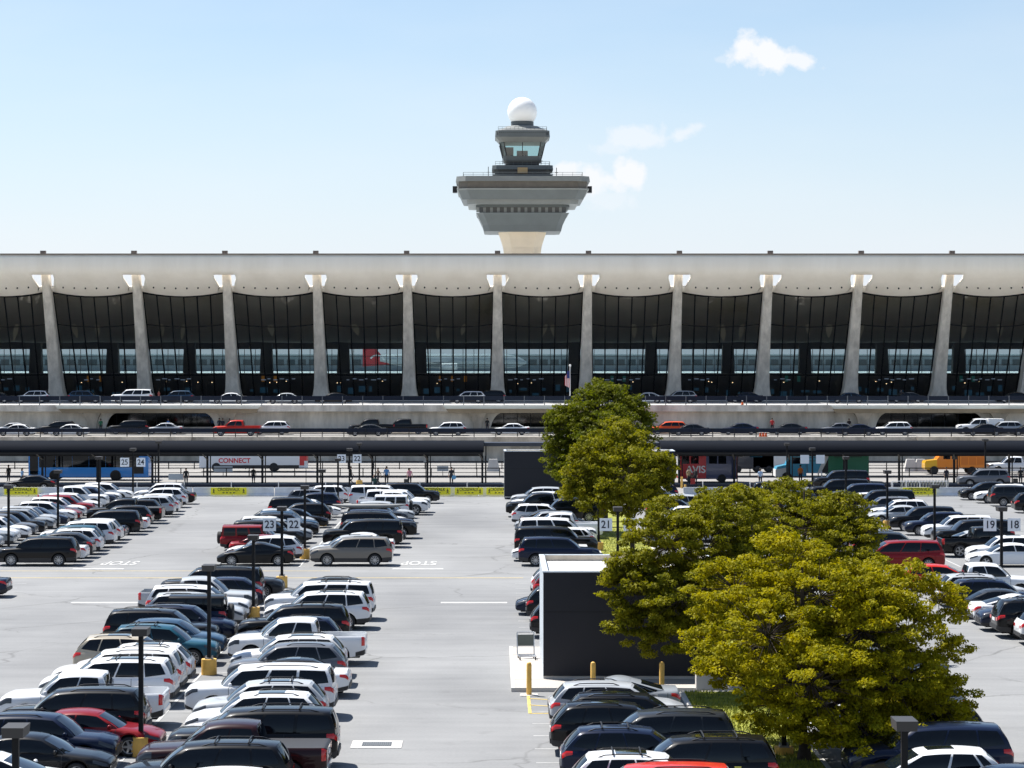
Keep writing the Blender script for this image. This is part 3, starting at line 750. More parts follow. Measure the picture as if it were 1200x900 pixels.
# L, W, H, gc, wheelbase axles(rear, front), wheel r, sh (shoulder profile), dk (deck profile), cabin: xbr, xbf, xrr, xrf
SPEC = {
 'sedan': dict(L=4.85, W=1.84, H=1.45, gc=.20, ax=(-1.42,1.42), wr=.33,
   sh=[(-2.43,.84),(-2.3,.92),(-1.6,.95),(.9,.90),(2.0,.74),(2.43,.60)], dk=[(-2.43,.90),(-2.35,1.02),(-1.5,1.03),(.9,.97),(1.9,.84),(2.43,.66)],
   cab=(-1.95,1.05,-.95,.30), belt=.93),
 'fastback': dict(L=4.75, W=1.86, H=1.44, gc=.18, ax=(-1.44,1.44), wr=.345,
   sh=[(-2.38,.84),(-2.2,.94),(-1.6,.97),(.9,.90),(1.9,.76),(2.38,.58)], dk=[(-2.38,.92),(-2.3,1.06),(-1.7,1.07),(.9,.96),(1.8,.84),(2.38,.62)],
   cab=(-2.15,1.20,-.55,.15), belt=.94),
 'hatch': dict(L=4.3, W=1.78, H=1.50, gc=.20, ax=(-1.3,1.32), wr=.32,
   sh=[(-2.15,.92),(-2.0,.98),(.9,.92),(1.8,.80),(2.15,.62)], dk=[(-2.15,.98),(-2.0,1.02),(.9,1.0),(1.7,.90),(2.15,.68)],
   cab=(-2.08,1.15,-1.5,.30), belt=.96),
 'suv': dict(L=4.70, W=1.87, H=1.69, gc=.24, ax=(-1.37,1.37), wr=.36,
   sh=[(-2.35,.98),(-2.2,1.06),(.85,1.02),(1.9,.92),(2.35,.74)], dk=[(-2.35,1.02),(-2.2,1.08),(.85,1.10),(1.8,1.02),(2.2,.92),(2.35,.80)],
   cab=(-2.27,1.08,-1.72,.38), belt=1.05, rails=True),
 'coupe_suv': dict(L=4.75, W=1.90, H=1.64, gc=.22, ax=(-1.42,1.42), wr=.37,
   sh=[(-2.38,.98),(-2.2,1.08),(.9,1.0),(1.9,.90),(2.38,.70)], dk=[(-2.38,1.02),(-2.2,1.12),(.9,1.07),(1.8,.99),(2.2,.88),(2.38,.76)],
   cab=(-2.28,1.15,-1.35,.35), belt=1.04),
 'wagon': dict(L=4.80, W=1.85, H=1.62, gc=.24, ax=(-1.38,1.37), wr=.35,
   sh=[(-2.4,.92),(-2.25,1.0),(.9,.97),(1.95,.86),(2.4,.70)], dk=[(-2.4,.98),(-2.25,1.03),(.9,1.04),(1.85,.95),(2.4,.76)],
   cab=(-2.30,1.15,-1.80,.40), belt=1.0, rails=True),
 'big_suv': dict(L=5.05, W=1.98, H=1.79, gc=.26, ax=(-1.47,1.47), wr=.38,
   sh=[(-2.53,1.05),(-2.4,1.12),(1.0,1.09),(2.1,1.02),(2.53,.82)], dk=[(-2.53,1.08),(-2.4,1.14),(1.0,1.17),(2.1,1.10),(2.4,1.02),(2.53,.90)],
   cab=(-2.46,1.20,-2.10,.50), belt=1.11, rails=True),
 'large_suv': dict(L=5.40, W=2.04, H=1.91, gc=.30, ax=(-1.55,1.62), wr=.41,
   sh=[(-2.7,1.14),(-2.6,1.20),(1.2,1.18),(2.4,1.13),(2.7,.95)], dk=[(-2.7,1.16),(-2.6,1.22),(1.2,1.26),(2.4,1.20),(2.62,1.12),(2.7,1.02)],
   cab=(-2.64,1.35,-2.42,.68), belt=1.19, rails=True),
 'offroader': dict(L=4.35, W=1.88, H=1.86, gc=.38, ax=(-1.25,1.42), wr=.42,
   sh=[(-2.15,1.10),(-2.1,1.16),(.7,1.14),(1.9,1.08),(2.15,1.0)], dk=[(-2.15,1.12),(-2.1,1.17),(.7,1.18),(1.9,1.12),(2.15,1.04)],
   cab=(-2.10,.78,-2.02,.50), belt=1.14, boxy=True, spare=True),
 'minivan': dict(L=5.12, W=2.0, H=1.76, gc=.20, ax=(-1.52,1.55), wr=.35,
   sh=[(-2.56,1.0),(-2.4,1.06),(1.3,.98),(2.2,.86),(2.56,.68)], dk=[(-2.56,1.04),(-2.4,1.08),(1.3,1.06),(2.1,.94),(2.56,.74)],
   cab=(-2.49,1.75,-2.15,.85), belt=1.04),
 'pickup': dict(L=5.80, W=2.03, H=1.95, gc=.34, ax=(-1.75,1.90), wr=.42,
   sh=[(-2.9,1.24),(-.95,1.24),(1.4,1.18),(2.6,1.12),(2.9,.95)], dk=[(-2.9,1.24),(-2.84,1.24),(-2.83,.78),(-.96,.78),(-.95,1.24),(1.4,1.26),(2.6,1.19),(2.8,1.12),(2.9,1.0)],
   cab=(-.90,1.42,-.72,.72), belt=1.22, bed=True),
}
WORD = {'sedan':'sedan','fastback':'sleek sedan','hatch':'hatchback','suv':'SUV','coupe_suv':'sloping-roof SUV','wagon':'crossover wagon','big_suv':'three-row SUV',
        'large_suv':'large SUV','offroader':'boxy off-roader','minivan':'minivan','pickup':'pickup truck','covered_pickup':'pickup truck with bed cover'}
CATW = {'sedan':'sedan','fastback':'sedan','hatch':'hatchback','suv':'suv','coupe_suv':'suv','wagon':'station wagon','big_suv':'suv','large_suv':'suv','offroader':'off-road car',
        'minivan':'minivan','pickup':'pickup truck','covered_pickup':'pickup truck'}
def section(P, x):
    L, W = P['L'], P['W']/2
    df, dr = L/2 - x, x + L/2
    boxy = P.get('boxy') or P.get('bed')
    w = W
    if df < .95: w *= 1 - (.09 if boxy else .20)*(1-df/.95)**2.2
    if dr < .55: w *= 1 - (.03 if boxy else .12)*(1-dr/.55)**2.2
    zb = P['gc']; sh = prof_at(P['sh'], x); dk = prof_at(P['dk'], x)
    e = min(df, dr)
    if e < .10: k = (1-e/.10)**2; w -= .07*k; sh -= .06*k; dk -= .07*k; zb += .07*k
    if df < .8: zb += .05*(1-df/.8)
    if dr < .8: zb += .10*(1-dr/.8)
    z0 = zb
    for a in P['ax']:
        rr_ = P['wr'] + .075; d = abs(x-a)
        if d < rr_: zb = max(zb, P['wr'] + math.sqrt(max(0, rr_*rr_-d*d)) - .01)
    m1 = max(z0 + .30*(sh-z0), zb + .02); m2 = max(z0 + .68*(sh-z0), m1 + .05)
    q = [(0, zb), (w*.80, zb), (w*.955, zb+.015), (w*.985, m1), (w*1.0, m2), (w*.975, sh-.07), (w*.925, sh)]
    if P.get('bed') and dk < sh - .1 and not P.get('tonneau'): q += [(w*.86, sh), (w*.855, dk), (0, dk)]
    else:
        if P.get('tonneau') and x < -.9: dk = sh + .02
        q += [(w*.84, sh + (dk-sh)*.55), (w*.5, dk-.012), (0, dk)]
    return q
def stations(P):
    L = P['L']; xs = set()
    n = 30
    for i in range(n+1): xs.add(round(-L/2 + L*i/n, 3))
    for e in (.02, .05, .09, .16, .3):
        xs.add(round(L/2-e, 3)); xs.add(round(-L/2+e, 3))
    for a in P['ax']:
        r = P['wr'] + .075
        for k in range(-6, 7): xs.add(round(a + r*math.sin(k*PI/12), 3))
        xs.add(round(a-r-.012, 3)); xs.add(round(a+r+.012, 3))
    if P.get('bed'): xs |= {-2.84, -2.83, -.96, -.95}
    xs = sorted(xs); o = [xs[0]]
    for x in xs[1:]:
        if x - o[-1] > .008: o.append(x)
    return o
def bodypt(P, x, q, sgn, off=0):
    s = section(P, x); i = min(int(q), len(s)-2); t = q - i
    y = lerp(s[i][0], s[i+1][0], t); z = lerp(s[i][1], s[i+1][1], t)
    ty, tz_ = s[i+1][0]-s[i][0], s[i+1][1]-s[i][1]; l = math.hypot(ty, tz_) or 1
    return (x, (y + tz_/l*off)*sgn, z - ty/l*off)
class Cab:
    def __init__(s, P):
        s.P = P; s.xbr, s.xbf, s.xrr, s.xrf = P['cab']; s.zb = P['belt'] - .03; s.zr = P['H']
        W = P['W']/2; s.wb = W*.925; s.wr = W*(.86 if P.get('boxy') else .74 if not P.get('bed') else .79)
        s.boxy = P.get('boxy')
    def side(s, u_, v, sgn, off=0):
        x = lerp(lerp(s.xbr, s.xbf, u_), lerp(s.xrr, s.xrf, u_), v)
        if not s.boxy:       # curved glass outline at both ends
            x += math.sin(PI*v)*(.07*(u_**6) - .04*((1-u_)**6))
        tp = 1 - .05*abs(2*u_-1)**3
        y = lerp(s.wb, s.wr, v)*tp + .035*math.sin(PI*v)
        if v > .92: y -= .05*(v-.92)/.08
        zr = s.zr - .055 - (0 if s.boxy else .075*max(0, (u_-.55)/.45)**2 + .05*max(0, (.45-u_)/.45)**2)
        zb_ = min(s.zb, prof_at(s.P['sh'], max(min(x, s.xbf), s.xbr)) - .02) if v < .01 else s.zb
        return (x, (y + off)*sgn, lerp(zb_, zr, v) + off*.25)
    def end(s, t, v, front, off=0):      # t -1..1 across
        L_ = s.side(1 if front else 0, v, 1)
        k = 1 - t*t; bow = (.16*(1-v) + .10*v) if front else -(.07)
        if s.boxy: bow *= .25
        x = L_[0] + bow*k + (off if front else -off)
        return (x, L_[1]*t, L_[2] + (.055*k*v) + off*.5)
    def roof(s, t, u_, off=0):
        L_ = s.side(u_, 1, 1); k = 1 - t*t
        x = L_[0] + (((.10 if not s.boxy else .03)*max(0,(u_-.7)/.3)) - (.07 if not s.boxy else .02)*max(0,(.3-u_)/.3))*k
        return (x, L_[1]*t, L_[2] + .055*min(1, k*1.25) + off)
PM = {}
def car_meshes(kind):
    if kind in PM: return PM[kind]
    P = dict(SPEC['pickup' if kind == 'covered_pickup' else kind])
    if kind == 'covered_pickup': P['tonneau'] = True
    M = {}
    b = MB(); xs = stations(P); secs = [section(P, x) for x in xs]; n = len(secs[0])
    clad = kind in ('suv','wagon','big_suv','offroader','coupe_suv')
    for sgn in (1, -1):
        vs = [(x, y*sgn, z) for x, s in zip(xs, secs) for y, z in s]
        b.v += vs; o = len(b.v) - len(vs)
        for k in range(len(xs)-1):
            for i in range(n-1):
                a = o + k*n + i; f = [a, a+1, a+n+1, a+n]
                b.f.append(f if sgn < 0 else f[::-1]); b.sm.append(True)
                b.m.append(1 if (i <= 1 or (clad and i == 2 and secs[k][2][1] < P['gc']+.5)) else 0)
                if P.get('tonneau') and i >= 6 and xs[k] < -.9: b.m[-1] = 1
        for e, s in ((0, secs[0]), (len(xs)-1, secs[-1])):
            vv = [(xs[e], y*sgn, z) for y, z in s]; oo = len(b.v); b.v += vv
            b.f.append([oo+i for i in range(n)]); b.sm.append(False); b.m.append(0)
    M['body'] = b.mesh("car_body", [paint, trim], angle=42, merge=.002)
    C = Cab(P)
    b = MB()
    for sgn in (1, -1): b.grid(lambda u_, v: C.side(u_, v, sgn), 14, 8, flip=(sgn > 0))
    b.grid(lambda a, v: C.end(2*a-1, v, True), 8, 8); b.grid(lambda a, v: C.end(2*a-1, v, False), 8, 8, flip=True)
    b.grid(lambda a, u_: C.roof(2*a-1, u_), 8, 14)
    M['roof'] = b.mesh("roof", [paint], angle=50, merge=.003)
    b = MB(); b.grid(lambda a, v: C.end((2*a-1)*.90, .04+.90*v, True, .012), 8, 6); M['windshield'] = b.mesh("windshield", glass_ws)
    b = MB(); b.grid(lambda a, v: C.end((2*a-1)*.86, (.22 if kind not in ('sedan','fastback') else .10)+.68*v, False, .012), 8, 6, flip=True)
    M['rear_window'] = b.mesh("rear_window", glass_car)
    if kind in ('sedan','fastback'): panes = [(.06,.155),(.175,.485),(.515,.955)]; pv = (.14,.90)
    elif kind == 'hatch': panes = [(.07,.17),(.20,.50),(.53,.95)]; pv = (.12,.90)
    elif kind in ('pickup','covered_pickup'): panes = [(.10,.47),(.50,.94)]; pv = (.10,.88)
    elif kind == 'offroader': panes = [(.05,.33),(.37,.64),(.68,.95)]; pv = (.12,.86)
    elif kind == 'minivan': panes = [(.04,.34),(.355,.63),(.65,.955)]; pv = (.12,.90)
    elif kind == 'large_suv': panes = [(.03,.31),(.34,.62),(.65,.955)]; pv = (.10,.88)
    else: panes = [(.045,.265),(.285,.58),(.60,.955)]; pv = (.12,.90)
    M['side_window'] = []
    for sgn in (1, -1):
        for k, (a, c_) in enumerate(panes):
            b = MB()
            lo = pv[0]
            def fn(u_, v, a=a, c_=c_, k=k, sgn=sgn):
                uu = lerp(a, c_, u_); vv = lerp(lo, pv[1], v)
                if k == 0 and not P.get('boxy') and not P.get('bed'): vv = lerp(lo + .16*(1-u_), pv[1], v)
                return C.side(uu, vv, sgn, .010)
            b.grid(fn, 5, 5, flip=(sgn > 0)); M['side_window'].append(b.mesh("side_window", glass_car))
    for nm, xr, qr, m, sgns in (('headlight', (P['L']/2-(.50 if not P.get('boxy') else .18), P['L']/2-.03), (4.25, 5.75), clrl, (1,-1)),
                             ('taillight', (-P['L']/2+.02, -P['L']/2+(.34 if not P.get('bed') else .16)), (4.3, 5.8) if not P.get('bed') else (3.6,5.7), redl, (1,-1))):
        M[nm] = []
        for sgn in sgns:
            b = MB()
            def fn(u_, v, xr=xr, qr=qr, sgn=sgn, nm=nm):
                x = lerp(xr[0], xr[1], u_); sl = (.9*(1-u_) if nm == 'headlight' else .9*u_)*(0 if P.get('bed') else .5)
                return bodypt(P, x, lerp(qr[0]+sl, qr[1], v), sgn, .012)
            b.grid(fn, 8, 4, flip=(sgn > 0))
            # part that wraps on to the end of the car
            xe = (P['L']/2+.004) if nm == 'headlight' else (-P['L']/2-.004)
            s = section(P, xe - (.01 if nm == 'headlight' else -.01)); y1 = s[4][0]*.97; z0_, z1_ = lerp(s[4][1], s[5][1], .1), s[6][1]-.02
            y0_ = y1*(.68 if nm == 'headlight' else .62 if not P.get('bed') else .88)
            b.box(min(xe, xe+.03*(1 if xe < 0 else -1)), max(xe, xe+.03*(1 if xe < 0 else -1)), *sorted((sgn*y0_, sgn*y1)), z0_, z1_)
            M[nm].append(b.mesh(nm, m))
    xe = P['L']/2; s = section(P, xe)
    b = MB(); b.box(xe-.02, xe+.012, -s[4][0]*.62, s[4][0]*.62, s[3][1]-.02, lerp(s[4][1], s[6][1], .55)); b.box(xe-.02, xe+.008, -s[4][0]*.8, s[4][0]*.8, s[2][1]+.02, s[2][1]+.12)
    M['grille'] = b.mesh("grille", trim)
    s = section(P, -xe)
    b = MB(); b.box(-xe-.012, -xe+.02, -.27, .27, s[4][1]-.03, s[4][1]+.11); M['licence_plate'] = b.mesh("licence_plate", platem)
    b = MB(); b.box(-xe-.03, -xe+.05, -s[4][0]*.93, s[4][0]*.93, s[1][1]+.0, s[1][1]+.16); M['rear_bumper'] = b.mesh("rear_bumper", chrome if P.get('bed') else trim)
    # lower bumper mouldings that wrap round the corners
    M['bumper_moulding'] = []
    for sgn in (1, -1):
        b = MB(); b.grid(lambda u_, v: bodypt(P, P['L']/2-.42+.41*u_, 2.05+(.9*u_)*v, sgn, .010), 6, 3, flip=(sgn > 0)); M['bumper_moulding'].append(b.mesh("bumper_moulding", trim))
        b = MB(); b.grid(lambda u_, v: bodypt(P, -P['L']/2+.01+.40*u_, 2.05+(1.0-.3*u_)*v, sgn, .010), 6, 3, flip=(sgn > 0)); M['bumper_moulding'].append(b.mesh("bumper_moulding", trim))
    b = MB(); b.grid(lambda a, u_: C.roof((2*a-1)*.56, (.34 if P['L'] > 4.6 and not P.get('bed') else .45)+.42*u_, .008), 5, 5); M['sunroof'] = b.mesh("sunroof", glass_ws)
    M['cross_bar'] = []
    for u0 in (.30, .68):
        b = MB(); pts = [Vector(C.roof(t_*.95, u0, .075)) for t_ in (-1,-.5,0,.5,1)]
        for p, q in zip(pts[:-1], pts[1:]): b.cyl(p, q, .026, n=5)
        M['cross_bar'].append(b.mesh("cross_bar", steel_dark))
    # mirrors
    M['mirror'] = []
    for sgn in (1, -1):
        b = MB(); px_, py_, pz_ = C.side(.93, .10, sgn)
        rg = []
        for t, r in ((0,.35),(.3,.9),(.7,1),(1,.6)):
            yy = py_ + sgn*(.03+.20*t); rg.append([(px_ + .09*r*math.cos(q*PI/4)*.8, yy, pz_+.04 + .085*r*math.sin(q*PI/4)) for q in range(8)])
        b.loft(rg, smooth=True); M['mirror'].append(b.mesh("mirror", paint if kind != 'offroader' else trim, merge=.0001))
    # seams
    b = MB()
    us = [panes[-1][0]-.015, panes[-2][0]-.01, min(.985, panes[-1][1]+.03)] if not P.get('bed') else [.485, .09, .98]
    for u_ in us:
        x = lerp(C.xbr, C.xbf, u_); 
        if any(abs(x-a) < P['wr']+.1 for a in P['ax']): x = min((a+sg*(P['wr']+.12) for a in P['ax'] for sg in (1,-1)), key=lambda t_: abs(t_-x))
        for sgn in (1,-1): b.grid(lambda a, v: bodypt(P, x-.009+.018*a, 2.4+3.4*v, sgn, .003), 1, 8, flip=(sgn>0))
    hx = [lerp(C.xbr, C.xbf, u_)+.16 for u_ in us[:2]]
    M['door_seam'] = b.mesh("door_seam", trim)
    b = MB()
    for x in hx:
        for sgn in (1,-1):
            p = bodypt(P, x, 4.75, sgn, .012); b.box(p[0]-.10, p[0]+.10, p[1]-.012, p[1]+.012, p[2]-.014, p[2]+.014)
    M['door_handle'] = b.mesh("door_handle", chrome)
    if P.get('rails'):
        M['roof_rail'] = []
        for sgn in (1,-1):
            b = MB(); pts = [Vector(C.roof(.93*sgn, .10+.72*i/8, .055 if 0 < i < 8 else .0)) for i in range(9)]
            for p, q in zip(pts[:-1], pts[1:]): b.cyl(p, q, .02, n=5)
            M['roof_rail'].append(b.mesh("roof_rail", steel_dark))
    # interior hint, under body
    b = MB(); b.box(-P['L']/2+.25, P['L']/2-.25, -P['W']/2+.33, P['W']/2-.33, P['gc']-.03, P['gc']+.52 if not P.get('bed') else .74); M['underbody'] = b.mesh("underbody", underm)
    # wheels
    r = P['wr']; b = MB(); wd = .235; rg = []
    for y, rr_ in ((-wd/2, r*.70), (-wd/2, r*.93), (-wd/2+.03, r), (wd/2-.03, r), (wd/2, r*.93), (wd/2, r*.70), (wd/2-.05, r*.66)):
        rg.append([(rr_*math.cos(2*PI*k/24), y, rr_*math.sin(2*PI*k/24)) for k in range(24)])
    b.loft(rg, 0, True, cap=False); M['wheel'] = b.mesh("wheel", tyre, angle=40)
    b = MB(); yo = wd/2-.05
    b.cyl((0, yo-.06, 0), (0, yo-.05, 0), r*.67, n=24, mi=1, smooth=False)
    b.loft([[(r*k_*math.cos(2*PI*k/24), y, r*k_*math.sin(2*PI*k/24)) for k in range(24)] for y, k_ in ((yo-.05,.67),(yo+.04,.70),(yo+.035,.63),(yo-.05,.61))], 0, True, cap=False)
    ns = 5 if kind in ('sedan','hatch','pickup','covered_pickup','offroader') else 10
    for k in range(ns):
        a = 2*PI*k/ns; ca, sa = math.cos(a), math.sin(a); hw_ = .035 if ns == 5 else .018
        vs = []
        for rr_, w_ in ((.03, hw_), (r*.64, hw_*1.15)):
            for yy in (yo-.01, yo+.02): 
                for sg in (-1, 1): vs.append((rr_*ca - sg*w_*sa, yy, rr_*sa + sg*w_*ca))
        b.add(vs, [(0,1,3,2),(4,6,7,5),(2,3,7,6),(0,4,5,1),(0,2,6,4),(1,5,7,3)], 0)
    b.cyl((0, yo-.02, 0), (0, yo+.03, 0), .06, n=10); M['rim'] = b.mesh("rim", [rimm, trim])
    if P.get('spare'):
        b = MB(); x0 = -P['L']/2-.02; b.loft([[(x, rr_*math.cos(2*PI*k/20), 1.02+rr_*math.sin(2*PI*k/20)) for k in range(20)] for x, rr_ in ((x0,.40),(x0-.2,.40),(x0-.24,.34))], 0, True)
        M['spare_wheel'] = b.mesh("spare_wheel", tyre, angle=40)
    M['P'] = P
    PM[kind] = M
    return M
COL = {'white':(.72,.73,.74), 'pearl white':(.66,.66,.65), 'black':(.003,.003,.004), 'dark navy':(.004,.010,.032), 'dark grey':(.020,.024,.030), 'silver':(.40,.42,.44),
       'light grey':(.26,.28,.30), 'grey':(.12,.13,.15), 'red':(.20,.005,.008), 'bright red':(.50,.022,.010), 'beige':(.42,.37,.29), 'teal':(.010,.07,.11), 'blue':(.02,.10,.26),
       'bronze grey':(.17,.155,.135), 'orange red':(.65,.07,.01), 'maroon':(.022,.004,.005), 'steel blue':(.025,.06,.11), 'brown':(.06,.035,.025)}
def car(kind, colour, x, y, z=0.0, nose='L', detail=True, rot=None, roof=None, scale=1.0, rim=None):
    M = car_meshes(kind); P = M['P']
    def ob(nm, me, par=None, c=None):
        o = bpy.data.objects.new(nm, me); col.objects.link(o)
        if par: o.parent = par
        o.color = (*(c or COL[colour]), 1); return o
    body = ob({'pickup':'pickup_truck','covered_pickup':'pickup_truck','minivan':'minivan','sedan':'sedan_car','fastback':'sedan_car','hatch':'hatchback_car','offroader':'off_road_car'}.get(kind,'suv_car'), M['body'])
    body.location = (x, y, z); body.scale = (scale, 1, 1)
    body.rotation_euler.z = (PI if nose == 'L' else 0) + (rot if rot is not None else random.uniform(-.014, .014))
    rf = ob("roof", M['roof'], body, COL[roof] if roof else None)
    ob("windshield", M['windshield'], body); ob("rear_window", M['rear_window'], body)
    sw_ = M['side_window']
    for me in sw_ : ob("side_window", me, body)
    for nm in ('headlight', 'taillight'):
        for me in M[nm]: ob(nm, me, body)
    for i, ax in enumerate(P['ax']):
        for sgn in (1, -1):
            if not detail and ((sgn > 0) == (nose == 'R')): continue      # the wheel on the side away from the photo is tiny
            wv = ob("wheel", M['wheel'], body); wv.location = (ax, sgn*(P['W']/2-.135), P['wr'])
            if sgn < 0: wv.rotation_euler.z = PI
            ob("rim", M['rim'], wv)
    ob("underbody", M['underbody'], body)
    if 'spare_wheel' in M: ob("spare_wheel", M['spare_wheel'], body)
    if detail:
        for nm in ('grille','licence_plate','rear_bumper','door_seam','door_handle'): ob(nm, M[nm], body)
        for me in M['mirror']: ob("mirror", me, body)
        for me in M['bumper_moulding']: ob("bumper_moulding", me, body)
        for me in M.get('roof_rail', []): ob("roof_rail", me, body)
        if P.get('rails') and random.random() < .35:
            for me in M['cross_bar']: ob("cross_bar", me, body)
    if not P.get('boxy') and not P.get('bed') and random.random() < .42: ob("sunroof", M['sunroof'], body)
    body["_k"] = kind; body["_c"] = colour
    return body
# rows: (distance Y, kind, colour, nose, x of the end that faces the aisle, extras)
ROWS = {}
def row(name, group, where, side, edge, items, detail):
    """side 'R': cars stand right of their median, the aisle end is the right end; edge = default x of the aisle end."""
    out_ = []
    for it in items:
        y, kind, colour, nose = it[:4]; ex = it[4] if len(it) > 4 and isinstance(it[4], dict) else {}
        L = SPEC['pickup' if kind == 'covered_pickup' else kind]['L']
        e = edge + ex.get('dx', random.uniform(-.3, .3))
        x = e - L/2 if side == 'R' else e + L/2
        c_ = car(kind, colour, x, y, 0, nose, detail, roof=ex.get('roof'))
        c_["_f"] = ex.get('feat', '')
        out_.append((y, c_))
    ROWS[name] = (group, where, out_)
row('nl', "cars parked in the near left row", "nearest left row", 'R', -12.35, [
 (67.9,'suv','steel blue','R',{'dx':-2.2}), (71.0,'fastback','white','R',{'dx':.1,'feat':'with dark glass roof'}), (74.6,'sedan','black','R',{'dx':.55}), (77.2,'suv','dark navy','R',{'dx':.3}), (79.6,'sedan','red','R',{'dx':1.4}),
 (82.3,'big_suv','black','L',{'dx':.5}), (85.4,'pickup','white','L',{'dx':.7}), (90.4,'big_suv','white','L',{'dx':.4}), (93.1,'big_suv','pearl white','L',{'dx':.35}), (95.7,'suv','white','L',{'dx':.35}),
 (98.6,'suv','beige','R',{'dx':-.1}), (102.3,'suv','teal','R',{'dx':.6}), (105.0,'coupe_suv','steel blue','R',{'dx':.6}), (107.6,'big_suv','black','R',{'dx':0}), (110.3,'suv','dark navy','R',{'dx':.5}),
 (113.2,'offroader','dark navy','L',{'dx':-.2,'roof':'black','feat':'with black soft top'}), (115.9,'suv','silver','R',{'dx':.3}), (118.6,'big_suv','white','R',{'dx':.3}), (121.3,'pickup','silver','R',{'dx':.3}),
 (124.4,'coupe_suv','dark navy','L',{'dx':.4}), (127.4,'large_suv','black','L',{'dx':.1}), (130.4,'suv','dark grey','R',{'dx':.9})], True)
row('nr', "cars parked in the near row left of the wide aisle", "row left of the wide aisle", 'R', -6.1, [
 (68.0,'hatch','white','L',{'roof':'white','feat':'with dark roof glass'}), (71.0,'big_suv','black','L',{'dx':.1}), (73.9,'covered_pickup','maroon','L',{'dx':1.0}), (76.9,'large_suv','black','L',{'dx':1.1}), (79.8,'fastback','pearl white','L',{'dx':.1}),
 (82.0,'suv','white','L',{'dx':.3}), (84.9,'suv','silver','L',{'dx':.2}), (87.6,'large_suv','white','L',{'dx':.3}), (92.9,'sedan','white','L',{'dx':.5,'roof':'black','feat':'with black roof'}),
 (95.9,'suv','grey','L',{'dx':.2}), (98.6,'suv','pearl white','L',{'dx':.0}), (102.5,'pickup','white','L',{'dx':.6}), (105.3,'suv','dark navy','L',{'dx':-.6}), (109.6,'big_suv','black','L',{'dx':-.5}),
 (115.6,'big_suv','white','L',{'dx':.1}), (119.5,'large_suv','white','L',{'dx':.1}), (124.2,'wagon','dark grey','L',{'dx':-.5})], True)
row('na', "cars parked beyond the left edge", "far left edge row", 'R', -26.4, [(130.5,'sedan','dark navy','L',{'dx':.1})], True)
row('nc', "cars parked in front of the kiosk", "row in front of the dark kiosk", 'L', 2.0, [
 (67.0,'big_suv','bright red','L',{'dx':-.3,'feat':''}), (69.6,'suv','white','R',{'dx':.1,'feat':'with black sunroof'}), (72.0,'big_suv','black','L',{'dx':1.3}), (74.4,'suv','dark navy','R',{'dx':.0}), (77.2,'big_suv','dark grey','L',{'dx':.6}),
 (79.6,'suv','black','R',{'dx':-.2}), (82.3,'wagon','black','R',{'dx':.3}), (85.0,'wagon','silver','R',{'dx':-.1}), (87.7,'fastback','light grey','L',{'dx':-.1})], True)
row('nk', "cars parked behind the kiosk", "row behind the dark kiosk", 'L', 1.5, [
 (112.0,'suv','black','R',{'dx':.1}), (119.0,'suv','black','R',{'dx':.0}), (121.8,'sedan','dark navy','L',{'dx':-.5}), (127.6,'suv','red','R',{'dx':.45}), (130.2,'suv','white','R',{'dx':.4})], True)
row('nd', "cars parked right of the foreground trees", "row right of the front trees", 'R', 16.3, [
 (68.7,'sedan','dark navy','L',{'dx':.5}), (71.6,'hatch','black','L',{'dx':-1.3,'roof':'white','feat':'with white roof'}), (74.4,'big_suv','dark navy','L',{'dx':-.5}), (79.8,'suv','black','L',{'dx':-.2}), (82.5,'sedan','grey','R',{}),
 (85.2,'suv','silver','L',{}), (88.5,'suv','black','L',{'dx':.1}), (93.7,'sedan','dark navy','L',{}), (99.2,'suv','grey','R',{}), (104.7,'pickup','black','L',{}), (110.1,'suv','silver','L',{}), (118.3,'sedan','black','L',{})], False)
row('ne', "cars parked in the near right row", "near right edge row", 'L', 23.1, [
 (106.5,'suv','grey','R',{'dx':.5}), (109.2,'suv','white','R',{'dx':.5}), (112.0,'big_suv','black','R',{'dx':.0}), (114.7,'suv','dark navy','L',{'dx':-.2}), (117.5,'fastback','white','R',{'dx':.0}), (120.2,'sedan','dark grey','R',{'dx':-.2}),
 (122.9,'suv','dark navy','R',{'dx':-.1}), (125.7,'suv','silver','R',{'dx':-.1}), (129.3,'pickup','white','R',{'dx':.0}), (133.6,'hatch','bright red','R',{'dx':-.7})], True)
row('fl', "cars parked in the far row under signs 23 and 22, left half", "far row left of the 23 sign", 'R', -12.7, [
 (149.9,'fastback','black','L',{'dx':.2}), (152.7,'wagon','white','L',{'dx':.5}), (155.8,'sedan','red','R',{'dx':.4}), (158.8,'offroader','red','R',{'dx':-1.0}), (161.5,'suv','silver','R',{'dx':-.9}), (164.4,'big_suv','black','R',{'dx':-.3}),
 (167.3,'suv','light grey','R',{}), (170.0,'suv','white','R',{'dx':-.9}), (173.0,'suv','black','R',{}), (175.8,'suv','steel blue','R',{}), (179.2,'coupe_suv','silver','R',{'dx':-.7}), (182.0,'sedan','black','R',{}),
 (185.0,'suv','black','L',{'dx':.1}), (190.5,'big_suv','black','R',{'dx':-.2}), (193.5,'sedan','white','R',{'dx':.3}), (198.5,'suv','dark navy','L',{}), (204,'suv','grey','R',{}), (209.5,'suv','white','L',{}), (212.5,'sedan','light grey','R',{})], False)
